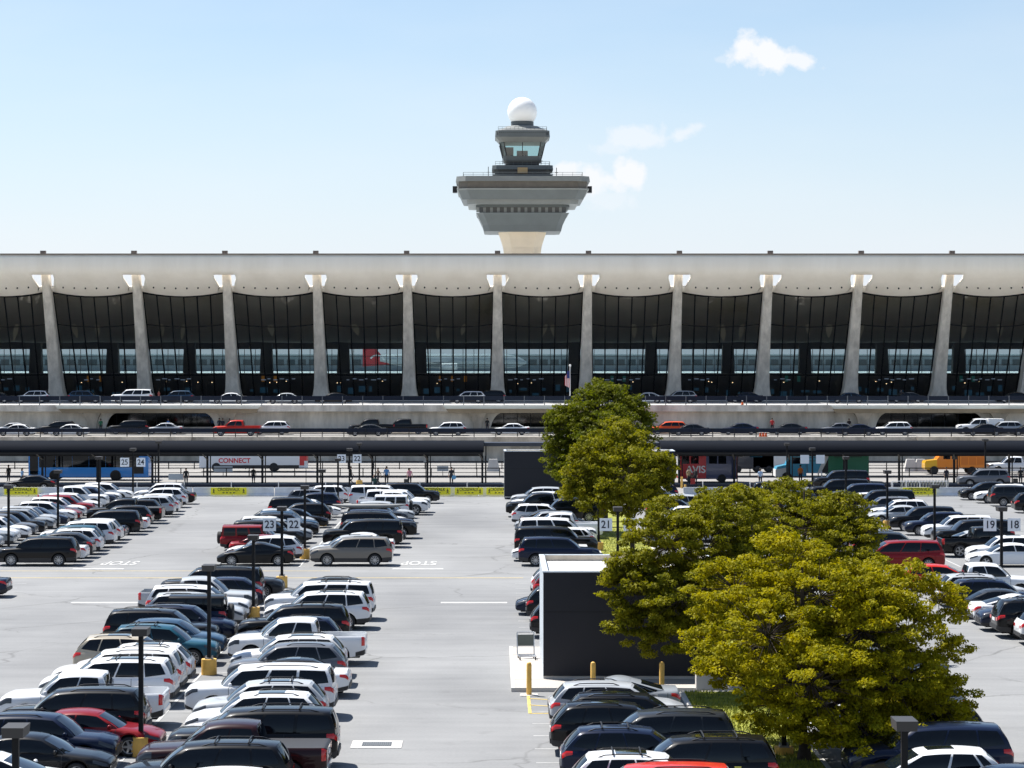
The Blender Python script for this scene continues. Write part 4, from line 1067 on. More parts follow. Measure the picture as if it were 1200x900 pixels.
row('fr', "cars parked in the far row under signs 23 and 22, right half", "far row left of the wide aisle", 'R', -6.5, [
 (149.8,'big_suv','bronze grey','L',{'dx':.1}), (153.2,'coupe_suv','silver','L',{'dx':-.5,'feat':'with sunshade'}), (157.6,'sedan','white','L',{'dx':-.1}), (163.8,'large_suv','black','L',{'dx':.2}), (166.9,'suv','dark grey','R',{'dx':.3}),
 (171.6,'large_suv','black','R',{'dx':.9,'feat':'carrying a long grey kayak'}), (175.8,'big_suv','dark navy','R',{'dx':.6}), (181.3,'sedan','white','R',{'dx':0}), (184.2,'suv','black','R',{'dx':-.2}), (187,'suv','silver','R',{'dx':.2}),
 (192.6,'offroader','white','L',{'dx':-.4}), (196.5,'pickup','white','R',{'dx':1.0}), (199.4,'large_suv','white','R',{'dx':1.1}), (205.8,'large_suv','white','R',{'dx':-.6}), (211.4,'big_suv','black','R',{'dx':1.6})], False)
row('fa', "cars parked along the leftmost aisle", "far left row", 'R', -26.0, [
 (149.8,'big_suv','black','L',{'dx':.1}), (152.6,'sedan','white','L',{'dx':.2}), (155.4,'coupe_suv','dark grey','L',{}), (158.2,'suv','white','L',{'dx':.2}), (161.0,'suv','teal','L',{'roof':'teal'}), (163.8,'big_suv','white','L',{'dx':.2}),
 (167.4,'suv','pearl white','L',{'dx':.1}), (170.2,'sedan','dark navy','L',{}), (175.2,'big_suv','black','L',{'dx':.3}), (178.2,'sedan','white','L',{'dx':.4}), (182.0,'suv','black','L',{}), (186.6,'covered_pickup','black','L',{'dx':.3}),
 (189.6,'suv','black','L',{}), (194,'suv','silver','L',{'dx':.2}), (196.8,'suv','white','L',{'dx':.2}), (200.6,'fastback','dark navy','L',{}), (205.6,'suv','white','L',{'dx':-.3}), (210.2,'sedan','black','L',{}), (213.2,'suv','white','L',{'dx':-1.2})], False)
row('fb', "cars parked at the far left edge", "leftmost far row", 'R', -32.7, [
 (158.5,'pickup','black','R',{}), (161.5,'suv','silver','R',{}), (164.3,'suv','light grey','R',{}), (167.0,'suv','white','R',{}), (169.8,'suv','white','R',{}), (172.6,'suv','grey','R',{}), (175.4,'suv','black','R',{}), (178.2,'suv','light grey','R',{}),
 (181.2,'suv','silver','R',{}), (184,'sedan','dark navy','R',{}), (186.8,'suv','white','R',{}), (189.6,'sedan','red','R',{}), (192.4,'suv','white','R',{}), (195.4,'suv','red','R',{}), (198.2,'suv','white','R',{}), (201,'sedan','white','R',{}),
 (204,'pickup','white','R',{}), (207,'suv','dark navy','R',{}), (210,'suv','white','R',{}), (213.5,'suv','white','R',{'dx':.6})], False)
row('fc', "cars parked along the median lawn under sign 21", "far row right of the wide aisle", 'L', 1.3, [
 (149.7,'big_suv','dark navy','R',{'dx':.1}), (153.0,'sedan','white','L',{'dx':-.3}), (156.8,'large_suv','black','R',{'dx':-.1}), (161.5,'hatch','white','L',{'dx':1.0}), (165.3,'large_suv','white','R',{'dx':.2}), (170.0,'pickup','white','L',{'dx':.4}),
 (175.5,'suv','light grey','L',{}), (180.5,'sedan','black','R',{'dx':.5}), (184.0,'suv','white','R',{'dx':-.1}), (188.2,'large_suv','black','L',{'dx':1.7}), (194.0,'pickup','black','L',{'dx':-.5}), (200,'suv','white','L',{}), (207,'suv','silver','L',{})], False)
row('fd', "cars parked behind the middle trees", "far row behind the middle trees", 'R', 16.4, [
 (165,'suv','white','R',{}), (170.5,'suv','dark navy','L',{}), (176,'sedan','grey','L',{}), (181.5,'suv','white','L',{}), (190,'suv','black','R',{}), (196,'suv','silver','L',{}), (202,'sedan','black','L',{}), (208,'suv','white','R',{}), (213.5,'suv','dark navy','L',{})], False)
row('fe', "cars parked in the far row beside the red minivan", "far row behind the red minivan", 'R', 27.4, [
 (147.4,'minivan','red','L',{'dx':-.1}), (153.9,'big_suv','dark grey','R',{'dx':.3}), (159.5,'suv','silver','R',{}), (163,'suv','dark navy','R',{}), (167.5,'coupe_suv','grey','R',{}), (173,'sedan','black','R',{}), (178,'suv','dark grey','L',{}),
 (184,'suv','white','R',{}), (190,'suv','black','R',{}), (196,'suv','dark navy','R',{}), (202,'suv','black','R',{}), (208,'big_suv','black','R',{}), (213.5,'big_suv','black','R',{})], False)
row('ff', "cars parked in the far row left of signs 19 and 18", "far row under signs 19 and 18", 'R', 34.2, [
 (149.0,'sedan','white','L',{}), (152.0,'suv','white','L',{}), (156.2,'pickup','black','R',{'dx':.3}), (159.5,'fastback','silver','L',{'dx':-.6}), (163.5,'large_suv','black','L',{'dx':.8}), (169.5,'big_suv','white','L',{'dx':.8}), (174.6,'suv','dark navy','L',{'dx':0}),
 (179.2,'big_suv','black','L',{'dx':0}), (185.8,'sedan','silver','L',{'dx':-.8}), (189.2,'suv','white','L',{'dx':-.2}), (193.2,'suv','grey','L',{'dx':-.7}), (199,'large_suv','black','L',{'dx':.3}), (202.8,'sedan','white','L',{'dx':-1}), (210.8,'big_suv','dark navy','L',{'dx':0}), (216,'large_suv','black','L',{'dx':-.8})], False)
row('fg', "cars parked in the last row at the right edge", "last row at the right edge", 'L', 42.3, [
 (198.8,'suv','black','R',{'dx':.3}), (207.5,'big_suv','dark grey','R',{'dx':.1}), (211.6,'suv','white','L',{'dx':-.3}), (216.2,'coupe_suv','black','L',{'dx':-.8})], False)

ORD = ["first","second","third","fourth","fifth","sixth","seventh","eighth","ninth","tenth","eleventh","twelfth"]
for nm, (group, where, lst) in ROWS.items():
    lst.sort(key=lambda t: t[0]); cnt = {}
    for y, c_ in lst: cnt.setdefault((c_["_c"], WORD[c_["_k"]], c_["_f"]), []).append(c_)
    for (cc_, kk, ff), L_ in cnt.items():
        for i, c_ in enumerate(L_):
            pre = "only" if len(L_) == 1 else ORD[i]
            suf = "" if len(L_) == 1 else ", counting from the camera"
            lab = f"{pre if pre != 'only' else 'the only'} {cc_} {kk}{' ' + ff if ff else ''} in the {where}{suf}"
            wds = lab.split()
            if len(wds) > 16: lab = f"{pre} {cc_} {kk} in the {where}, from the front"
            tag(c_, lab, CATW[c_["_k"]], group)
            for k_ in ("_k","_c","_f"):
                if k_ in c_: del c_[k_]
# kayak on the roof of the far black SUV
kb = MB(); rg = []
for i in range(13):
    t = i/12; r = .30*math.sin(PI*min(1, max(0.02, t*.97+.015)))**.6
    rg.append([(-2.6+5.2*t, r*math.cos(q*PI/5), r*.62*math.sin(q*PI/5)+.28+.12*abs(2*t-1)**3) for q in range(10)])
kb.loft(rg); ky = kb.build("kayak", mat("kayak_grey", (.25,.25,.24), .45), None, (-9.0, 171.6, 1.98)); tag(ky, "long grey kayak tied on the roof of a black SUV", "kayak")
# sunshade seen behind the windscreen of the silver SUV next to the bronze one is too small to stand alone

# cars on the two decks: (photo x centre, deck, kind, colour, nose, distance, label)
DECK = [
 (-6,'u','sedan','dark grey','L',318,"dark sedan at the extreme left of the upper roadway"),
 (38,'u','suv','white','L',318,"white SUV on the upper roadway left of the leftmost column"),
 (101,'u','suv','steel blue','R',318,"blue SUV on the upper roadway right of the leftmost column"),
 (155,'u','large_suv','white','L',316,"large white SUV on the upper roadway at the second column"),
 (207,'u','suv','steel blue','L',319,"blue SUV on the upper roadway between second and third columns"),
 (268,'u','sedan','white','L',315,"white sedan on the upper roadway at the third column"),
 (333,'u','sedan','silver','L',314,"silver sedan on the upper roadway between third and fourth columns"),
 (391,'u','sedan','black','L',316,"black sedan on the upper roadway at the fourth column"),
 (548,'u','wagon','white','L',317,"white wagon with roof gear on the upper roadway, left of centre"),
 (572,'u','suv','black','L',321,"black SUV nose hidden behind the white wagon, upper roadway"),
 (757,'u','sedan','white','L',317,"white sedan on the upper roadway just right of the tree"),
 (796,'u','suv','light grey','L',317,"pale SUV on the upper roadway right of the tree"),
 (873,'u','sedan','dark navy','L',321,"dark navy sedan parked at the kerb of the upper roadway"),
 (993,'u','sedan','steel blue','L',317,"blue sedan on the upper roadway at the fourth column from right"),
 (1062,'u','sedan','dark grey','L',320,"dark grey sedan on the upper roadway between two right columns"),
 (1188,'u','sedan','black','L',320,"black sedan on the upper roadway at the right edge"),
 (14,'m','sedan','silver','L',301,"silver sedan on the middle roadway, farther lane at left edge"),
 (19,'m','sedan','white','L',295,"white sedan on the middle roadway, nearer lane at left edge"),
 (68,'m','suv','black','L',301,"black SUV on the middle roadway behind a white sedan"),
 (81,'m','sedan','white','L',295,"white sedan in front of a black SUV on the middle roadway"),
 (151,'m','big_suv','black','L',301,"black three-row SUV in front of the left underpass opening"),
 (192,'m','sedan','silver','L',301,"silver sedan by the left underpass opening, middle roadway"),
 (278,'m','pickup','bright red','L',295,"red pickup truck on the middle roadway"),
 (318,'m','suv','white','L',300,"white SUV right of the red pickup on the middle roadway"),
 (430,'m','sedan','dark grey','L',294.5,"dark grey sedan ahead of the black pickup on the middle roadway"),
 (436,'m','pickup','black','L',301,"black pickup towing beside another black pickup, middle roadway"),
 (474,'m','pickup','black','L',301,"black pickup truck, rear one of two on the middle roadway"),
 (524,'m','suv','white','L',296,"white SUV on the middle roadway right of the black pickups"),
 (598,'m','sedan','white','L',299,"white sedan in front of the central underpass opening"),
 (783,'m','wagon','orange red','L',301,"orange red wagon on the middle roadway right of the tree"),
 (808,'m','sedan','dark grey','L',296,"dark grey sedan just behind the orange red wagon"),
 (866,'m','sedan','dark navy','L',300,"dark navy sedan on the middle roadway near the traffic cones"),
 (923,'m','sedan','dark grey','L',300,"dark sedan on the middle roadway beside a person in red"),
 (982,'m','sedan','grey','L',301,"grey sedan half hidden behind another on the middle roadway, right"),
 (1003,'m','sedan','dark navy','L',296,"dark navy sedan left of the white SUV on the middle roadway"),
 (1046,'m','suv','white','L',297,"white SUV in front of the right underpass opening"),
 (1148,'m','pickup','white','L',302,"white pickup with bed topper on the middle roadway"),
 (1152,'m','sedan','black','L',296,"black sedan in front of the white pickup, middle roadway"),
 (1176,'m','suv','silver','L',299,"silver SUV at right on the middle roadway"),
 (1205,'m','sedan','dark grey','L',296,"dark grey sedan cut by the right edge, middle roadway"),
]
for (px_, dk_, kind, colour, nose, Y, lab) in DECK:
    c_ = car(kind, colour, wx(px_, Y), Y, (DZ if dk_ == 'u' else MZ) + .002, nose, False, rot=0)
    for k_ in ("_k","_c"): del c_[k_]
    tag(c_, lab, CATW[kind], "cars on the upper roadway" if dk_ == 'u' else "cars on the middle roadway")
    if px_ == 1148:
        tb = MB(); tb.loft([[(-2.85,y,z) for y,z in ((-.9,1.22),(-.82,1.9),(.82,1.9),(.9,1.22))], [(-.92,y,z) for y,z in ((-.9,1.22),(-.8,1.93),(.8,1.93),(.9,1.22))]], smooth=False); tb.build("bed_topper", white_p, c_)
for (px_, Y, kind, colour, nose, lab) in ((36, 231.5,'sedan','black','L',"black sedan standing behind the leftmost yellow banner"),
        (1152, 237, 'big_suv','grey','L',"grey SUV standing behind the barriers at the right"),
        (1160, 262, 'pickup','white','L',"white work pickup on the lowest road at the right edge"),
        (985, 232, 'large_suv','black','L',"black SUV behind the barriers beside the green truck")):
    c_ = car(kind, colour, wx(px_ if px_ != 1160 else 1188, Y), Y, .004, nose, False, rot=0)
    for k_ in ("_k","_c"): del c_[k_]
    tag(c_, lab, CATW[kind], "cars on the lowest road")
# ------------------------------------------------------------ buses and trucks
def wheel_part(parent, x, y, r, wd=.3, hub=rimm):
    b = MB(); rg = []
    for yy, rr_ in ((-wd/2, r*.6), (-wd/2, r*.94), (-wd/2+.04, r), (wd/2-.04, r), (wd/2, r*.94), (wd/2, r*.6)):
        rg.append([(rr_*math.cos(2*PI*k/20), yy, rr_*math.sin(2*PI*k/20)) for k in range(20)])
    b.loft(rg); w_ = b.build("wheel", tyre, parent, (x, y, r)); c_ = MB(); c_.cyl((0,-wd/2+.03,0),(0,wd/2-.03,0), r*.6, n=16); c_.build("rim", hub, w_); return w_
def hull(x0, x1, w, z0, z1, rx0=.1, rx1=.1, r=.16):
    b = MB(); rg = []
    def ring(x, k): return [(x,-w/2*k,z0+(1-k)*.4),(x,-w/2*k,z1-r-(1-k)),(x,(-w/2+r)*k,z1-(1-k)*.6),(x,(w/2-r)*k,z1-(1-k)*.6),(x,w/2*k,z1-r-(1-k)),(x,w/2*k,z0+(1-k)*.4)]
    for x, k in ((x0,1-rx0),(x0+.15,1-rx0*.2),(x0+.4,1),(x1-.4,1),(x1-.15,1-rx1*.2),(x1,1-rx1)): rg.append(ring(x, k))
    b.loft(rg, smooth=False); return b
def bus(px0, px1, Y, base, lab, h=3.1, name="city_bus"):
    x0, x1 = wx(px0, Y), wx(px1, Y); L = x1-x0; t = empty(name, ((x0+x1)/2, Y, 0)); tag(t, lab, "bus")
    hull(-L/2, L/2, 2.5, .35, h, .04, .02).build("body", base, t)
    return t, L
bb, L = bus(36, 176, 250, mat("bus_blue", (.01,.26,.80), .3, coat=.6), "long blue city bus with dark windows under the walkway roof at left", 3.1)
w_ = MB(); 
for i in range(6): w_.box(-L/2+1.1+i*1.72, -L/2+2.79+i*1.72, -1.275, -1.25, 1.35, 2.6)
w_.box(-L/2+.15, -L/2+1.0, -1.275, -1.25, .6, 2.6); w_.build("window_band", glass_car, bb)
w_ = MB(); w_.box(-L/2-.02, -L/2+.3, -1.15, 1.15, 1.2, 2.7); w_.build("windshield", glass_car, bb)
MB().box(-L/2+1, L/2-.4, -1.27, -1.25, 2.72, 2.9).build("roof_stripe", mat("stripe_light", (.10,.35,.65), .4), bb)
e_ = MB(); e_.box(L/2-1.6, L/2-.5, -1.28, -1.25, .7, 1.5); e_.build("engine_grille", trim, bb)
a_ = MB()
for x in (-L/2+2.7, L/2-3.4): a_.cyl((x,-1.262,.52),(x,-1.25,.52),.56,n=20)
a_.build("wheel_arch", trim, bb)
for x in (-L/2+2.7, L/2-3.4):
    for sy in (-1,1): wheel_part(bb, x, sy*1.20, .46)
MB().box(L/2-3.2, L/2-.9, -1.0, 1.0, 3.1, 3.35).build("roof_unit", white_p, bb)
cb_, L = bus(235, 360, 268, mat("bus_white", (.66,.68,.70), .35, coat=.5), "long white shuttle bus lettered CONNECT with red rear end", 3.35)
text("lettering", "CONNECT", .72, mat("sign_red", (.55,.02,.04), .4), cb_, (-L/2+3.9, -1.262, 1.22), bold=.02)
MB().box(L/2-.75, L/2+.01, -1.26, 1.26, .7, 3.2).build("rear_panel", mat("panel_red", (.50,.03,.03), .4), cb_)
MB().box(-L/2+1.6, L/2-.8, -1.26, -1.25, .36, .74).build("skirt", trim, cb_)
MB().box(-L/2-.01, -L/2+1.2, -1.262, 1.2, 2.0, 2.75).build("windshield", glass_car, cb_)
for x in (-L/2+1.9, L/2-3.6):
    for sy in (-1,1): wheel_part(cb_, x, sy*1.15, .5)
ab, L = bus(794, 863, 246, mat("bus_navy", (.015,.03,.11), .35, coat=.5), "red and navy rental shuttle bus lettered AVIS right of the middle trees", 3.0, "shuttle_bus")
MB().box(-L/2-.01, -L/2+2.8, -1.262, 1.26, .42, 2.95).build("red_panel", mat("shuttle_red", (.50,.01,.02), .35), ab)
w_ = MB()
for i in range(2): w_.box(-L/2+.3+i*.95, -L/2+1.1+i*.95, -1.275, -1.262, 1.9, 2.7)
for i in range(2): w_.box(-L/2+3.1+i*.95, -L/2+3.9+i*.95, -1.275, -1.25, 1.9, 2.7)
w_.build("window", glass_car, ab)
text("lettering", "AVIS", 1.0, white_p, ab, (-L/2+1.75, -1.28, 1.3), bold=.02)
MB().box(-L/2-.02, -L/2+.02, -1.1, 1.1, .6, 2.9).build("front_panel", white_p, ab)
MB().box(L/2-.12, L/2+.02, -1.265, 1.265, .4, 2.95).build("rear_stripe", mat("panel_red", (.5,.03,.03), .4), ab)
for x in (-L/2+1.3, L/2-1.6):
    for sy in (-1,1): wheel_part(ab, x, sy*1.15, .42)
for px_, lab_, c_ in ((727+155, "dark shuttle van behind the walkway railing right of the red bus", (.02,.02,.03)), (905, "white box van behind the walkway railing", (.6,.6,.6))):
    Yv = 266; t = empty("box_van", (wx(px_, Yv), Yv, 0)); tag(t, lab_, "van", "vans on the lowest road")
    hull(-2.6, 2.6, 2.1, .4, 2.9, .15, .02).build("body", mat("van_%d" % px_, c_, .4, coat=.5), t)
    MB().box(-2.62, -1.2, -1.07, 1.07, 1.7, 2.45).build("windshield", glass_car, t)
    for x in (-1.7, 1.7):
        for sy in (-1,1): wheel_part(t, x, sy*.95, .38, .25)
def truck(px0, px1, Y, lab, cabc, name):
    x0, x1 = wx(px0, Y), wx(px1, Y); L = x1-x0; t = empty(name, ((x0+x1)/2, Y, 0)); tag(t, lab, "truck"); return t, L
# light blue and green delivery truck
tk, L = truck(908, 1016, 247, "delivery truck with light blue cab and green box body, right of the trees", None, "delivery_truck")
lb = mat("cab_blue", (.05,.38,.60), .35, coat=.6); gr2 = mat("box_green", (.01,.20,.10), .45)
b = MB(); b.loft([[(x,-1.05,.6),(x,-1.05,z),(x,1.05,z),(x,1.05,.6)] for x, z in ((-L/2,1.3),(-L/2+.15,1.55),(-L/2+1.1,1.75),(-L/2+1.5,2.75),(-L/2+3.1,2.85))], smooth=False); b.build("cab", lb, tk)
b = MB(); b.loft([[(x,-1.09,.55),(x,-1.09,z),(x,1.09,z),(x,1.09,.55)] for x, z in ((-L/2-.05,1.25),(-L/2+1.0,1.45),(-L/2+1.02,.9))], smooth=False); b.build("bonnet", white_p, tk)
MB().box(-L/2+1.62, -L/2+2.6, -1.065, 1.065, 1.85, 2.5).build("side_window", glass_car, tk)
MB().box(-L/2+3.2, -L/2+5.3, -1.25, 1.25, .9, 3.2).build("front_box", lb, tk)
b = MB(); b.add([(-L/2+4.2,-1.262,.92),(-L/2+4.8,-1.262,.92),(-L/2+5.3,-1.262,2.6),(-L/2+5.3,-1.262,3.18),(-L/2+5.1,-1.262,3.18)],[(0,1,2,3,4)]); b.build("diagonal_stripe", white_p, tk)
b = MB(); b.add([(-L/2+4.55,-1.264,.92),(-L/2+5.3,-1.264,.92),(-L/2+5.3,-1.264,2.4)],[(0,1,2)]); b.build("diagonal_panel", trim, tk)
MB().box(-L/2+5.3, L/2, -1.25, 1.25, .7, 3.3).build("rear_box", gr2, tk)
MB().box(-L/2+5.9, L/2-.7, -1.265, -1.25, 2.5, 3.1).build("upper_panel", mat("panel_dkgreen", (.01,.10,.06), .4), tk)
for x in (-L/2+1.1, L/2-1.9):
    for sy in (-1,1): wheel_part(tk, x, sy*1.05, .5)
# orange utility truck
tk, L = truck(1082, 1153, 262, "orange utility truck with crew cab and service body", None, "utility_truck")
og = mat("truck_orange", (.75,.22,.01), .35, coat=.5)
b = MB(); b.loft([[(x,-1.0,.55),(x,-1.0,z),(x,1.0,z),(x,1.0,.55)] for x, z in ((-L/2,1.2),(-L/2+.1,1.45),(-L/2+1.3,1.6),(-L/2+1.32,1.62))], smooth=False); b.build("bonnet", mat("truck_yellow", (.75,.40,.01), .35, coat=.5), tk)
b = MB(); b.loft([[(x,-1.0,.55),(x,-1.0,z),(x,1.0,z),(x,1.0,.55)] for x, z in ((-L/2+1.321,1.65),(-L/2+1.9,2.35),(-L/2+2.05,2.45),(-L/2+3.7,2.45))], smooth=False); b.build("cab", og, tk)
w_ = MB(); w_.box(-L/2+2.0,-L/2+2.75,-1.012,1.012,1.65,2.2); w_.box(-L/2+2.9,-L/2+3.55,-1.012,1.012,1.65,2.2); w_.build("side_window", glass_car, tk)
MB().box(-L/2+3.75, L/2, -1.1, 1.1, .75, 2.05).build("service_body", og, tk)
w_ = MB()
for i in range(3): w_.box(-L/2+3.9+i*.85, -L/2+4.65+i*.85, -1.11, -1.1, 1.05, 1.9)
w_.build("locker_door", mat("truck_orange_dark", (.6,.16,.01), .4), tk)
MB().box(-L/2+2.1,-L/2+3.6,-.9,.9,2.45,2.62).build("beacon_bar", mat("beacon", (.8,.35,.01), .3), tk)
for x in (-L/2+1.0, L/2-1.5):
    for sy in (-1,1): wheel_part(tk, x, sy*.95, .45)

# ------------------------------------------------------------ lamp posts and row signs
def lamp(x, y, top, base=True, label=""):
    t = empty("lamp_post", (x, y, 0)); tag(t, label, "lamp post", "black parking lot lamp posts")
    MB().box(-.075,.075,-.075,.075,.0,top-.1).build("pole", steel_pole, t)
    h = MB(); h.frust(-.24,.24,-.40,.40,top-.24, -.26,.26,-.43,.43,top, 0); h.build("lamp_head", mat("lamp_head_bronze", (.035,.032,.03), .5), t)
    if base:
        b = MB(); b.cyl((0,0,.0),(0,0,.64),.32,.31,n=20); b.build("base", yellow_p, t, angle=40)
        b = MB(); b.box(-.16,.16,-.16,.16,.64,.69)
        for sx in (-1,1):
            for sy in (-1,1): b.cyl((sx*.12,sy*.12,.69),(sx*.12,sy*.12,.76),.03,n=6)
        b.build("anchor_plate", mat("anchor_grey", (.3,.3,.29), .6), t)
    return t
def signs(t, z, labs, size=.72, gap=.68, backs=False):
    m = MB(); m.cyl((-gap-.1,-.09,z+.15),(gap+.1,-.09,z+.15),.025,n=6); m.cyl((-gap-.1,-.09,z-.15),(gap+.1,-.09,z-.15),.025,n=6); m.build("sign_arm", steel_pole, t)
    for sgn, s in zip((-1,1), labs):
        p = MB().box(-size/2,size/2,-.012,.012,-size/2,size/2).build("sign_plate", sign_w, t, (sgn*gap,-.14,z))
        if s: text("number", s, size*.84, sign_k, p, (0,-.016,-.01), bold=.009, sx=.92)
for (x, y, top, lab) in ((-11.2,56.3,4.5,"lamp post whose head fills the bottom left corner"), (-11.6,78.9,4.2,"second lamp post from the front, beside the red sedan"), (-11.75,98.9,4.5,"third lamp post from the front in the left median"),
        (-11.95,119.0,4.2,"fourth lamp post from the front in the left median"), (-12.2,154.2,4.7,"lamp post beside the bronze SUV"), (-13.2,183.6,4.3,"far lamp post behind the kayak"), (-13.4,205,4.2,"farther lamp post in the left median, near the white vans"),
        (-13.4,237,4.3,"lamp post under the walkway right of signs 23 and 22"), (-32.0,158.5,4.5,"leftmost lamp post, in front of the first yellow banner"), (-32.0,176.4,4.6,"second lamp post from the left in the far left rows"), (-32.0,194.6,4.8,"third lamp post from the left in the far left rows"),
        (-32.0,229,4.8,"tall plain lamp post with yellow base behind the barrier, right of the blue bus"), (6.8,159.5,4.2,"lamp post with yellow base on the lawn by the dark kiosk"), (9.7,57.3,4.5,"lamp post head at the bottom right before the big tree"), (9.4,78.7,4.2,"lamp post hidden inside the big front tree"),
        (29.2,160.6,4.4,"lamp post right of the red minivan"), (29.2,180,4.4,"lamp post beside the far silver sedan"), (29.6,204,4.4,"lamp post in the far right median, farther back"), (28.6,237,4.3,"lamp post in front of the blue truck cab"), (48.6,239.6,4.6,"tall lamp post with yellow base beside the grey SUV")):
    lp = lamp(x, y, top, not (x == -32.0 and y < 220), lab)
    if (x, y) == (9.4, 78.7): lp.location.z = -.30
t = lamp(-12.0, 135.4, 4.55, True, "lamp post carrying the near white signs 23 and 22"); signs(t, 3.55, ("23","22"))
t = lamp(6.95, 137.5, 4.4, False, "lamp post carrying sign 21 beside the leaves"); signs(t, 3.4, ("21","20"))
t = lamp(28.5, 136.0, 4.5, False, "lamp post carrying white signs 19 and 18"); signs(t, 3.5, ("19","18"))
t = lamp(-13.5, 222.6, 4.35, False, "far lamp post carrying small signs 23 and 22"); signs(t, 3.4, ("23","22"), .8, .72)
t = lamp(-32.4, 215.5, 4.65, False, "far lamp post carrying small signs 25 and 24 before the blue bus"); signs(t, 3.4, ("25","24"), .8, .72)
t = lamp(29.2, 222.6, 4.4, False, "far lamp post carrying two blank white signs"); signs(t, 3.35, ("",""), .8, .72)
# cart corral frames between the right rows
for i, (px_, py_) in enumerate(((1014,590),(1028,585),(1036,600),(1024,606),(1105,640),(963,566),(970,573),(982,580),(1000,590))):
    Y = wy(py_); t = empty("marker_post", (wx(px_, Y), Y, 0)); tag(t, ORD[i] + " white marker post among the far right rows, from the right row end", "post", "white marker posts")
    b = MB(); b.cyl((0,0,0),(0,0,1.15),.06,n=8); b.build("post_tube", white_p, t); MB().box(-.1,.1,-.1,.1,0,.06).build("foot", steel_dark, t)

# ------------------------------------------------------------ kiosks
kdark = mat("kiosk_panel_dark", (.020,.021,.027), .6, spec=.25)
kpale = mat("kiosk_panel_pale", (.55,.60,.64), .45, metal=.2)
def kiosk(x0, x1, y0, y1, h, lab):
    t = empty("pavilion", ((x0+x1)/2, y0, .14)); tag(t, lab, "pavilion"); W = x1-x0; D = y1-y0; h -= .14
    MB().box(-W/2, W/2, -.08, 0, .12, h-.06).build("front_wall", kdark, t)
    j = MB(); j.box(-W/2, W/2, -.086, -.08, h*.62, h*.62+.02); j.build("panel_joint", underm, t)
    MB().box(-W/2, -W/2+.2, 0.001, D, 0, h-.03).build("left_wall", kpale, t)
    MB().box(W/2-.2, W/2, 0.001, D, 0, h-.03).build("right_wall", kpale, t)
    MB().box(-W/2+.201, W/2-.201, D-.2, D-.001, 0, h-.03).build("rear_wall", conc, t)
    MB().box(-W/2+.2, W/2-.2, .02, D-.2, h-.42, h-.27).build("roof", mat("kiosk_roof", (.72,.70,.67), .8, var=.06, vscale=1), t)
    MB().box(-W/2+.02, W/2-.02, -.04, 0, .0, .118).build("plinth", conc_light, t)
    c_ = MB(); c_.box(-W/2-.03, W/2+.03, -.10, .12, h-.055, h); c_.box(-W/2-.03, -W/2+.20, .121, D+.03, h-.027, h); c_.box(W/2-.20, W/2+.03, .121, D+.03, h-.027, h); c_.box(-W/2+.221, W/2-.221, D-.22, D+.03, h-.027, h)
    c_.build("parapet_cap", kpale, t)
    return t
kiosk(1.9, 9.3, 96.6, 104.6, 4.45, "dark clad entrance pavilion with pale rim standing beside the near trees")
kiosk(.75, 16.1, 217.0, 220.4, 4.35, "far dark pavilion at the barrier, partly behind the middle trees")
t = None
for (x, y, lab) in ((1.28, 92.9, "leftmost yellow bollard, at the corner of the sidewalk"), (3.75, 93.0, "middle yellow bollard in front of the pavilion's dark wall"), (6.4, 93.0, "rightmost yellow bollard in front of the pavilion's dark wall")):
    o = empty("bollard", (x, y, 0)); tag(o, lab, "bollard", "yellow bollards by the pavilion")
    b = MB(); b.loft([[(r_*math.cos(2*PI*k/16), r_*math.sin(2*PI*k/16), z) for k in range(16)] for r_, z in ((.10,0),(.10,1.18),(.08,1.25),(.03,1.28))]); b.build("tube", yellow_p, o, angle=40)
    b = MB(); b.box(-.34,.34,-.28,.28,.0,.03); b.build("footing", conc_light, o)
for (px_, py_) in ((799,572),(803,578)):
    Y = wy(py_); o = empty("bollard", (wx(px_, Y), Y, 0)); tag(o, "small yellow bollard right of the far pavilion" + (", taller of the pair" if px_ == 799 else ", shorter of the pair"), "bollard", "yellow bollards by the far pavilion")
    MB().cyl((0,0,0),(0,0,1.1 if px_ == 799 else .8),.11,n=10).build("tube", yellow_p, o)
o = empty("utility_box", (8.1, 93.9, .12)); tag(o, "pale concrete utility box in the grass beside the pavilion", "utility box")
MB().box(-.32,.32,-.3,.3,0,.62).build("case", conc_light, o); MB().box(-.35,.35,-.33,.33,.62,.68).build("lid", conc, o)

# ------------------------------------------------------------ luggage carts
def cart(x, y, z, rz, lab, grp=None, tilt=0):
    t = empty("luggage_cart", (x, y, z), rz); tag(t, lab, "luggage cart", grp)
    f = MB()
    for sx in (-.36,.36):
        f.cyl((sx,-.42,.16),(sx,.42,.16),.025,n=6); f.cyl((sx,.40,.16),(sx,.52,1.08),.025,n=6)
    f.cyl((-.36,.52,1.08),(.36,.52,1.08),.03,n=6); f.cyl((-.36,-.42,.16),(.36,-.42,.16),.025,n=6)
    for i in range(4): f.cyl((-.36,-.3+i*.2,.17),(.36,-.3+i*.2,.17),.015,n=5)
    f.build("frame", rimm, t)
    MB().box(-.34,.34,.46,.49,.50,.98).build("panel", mat("cart_panel", (.07,.08,.07), .6), t)
    for sx in (-.33,.33):
        for sy in (-.38,.38): b = MB(); b.cyl((sx-.02,sy,.08),(sx+.02,sy,.08),.08,n=10); b.build("wheel", tyre, t)
    return t
cart(1.32, 102.8, .14, PI*.03, "single luggage cart left on the sidewalk beside the pavilion")
YC = 229
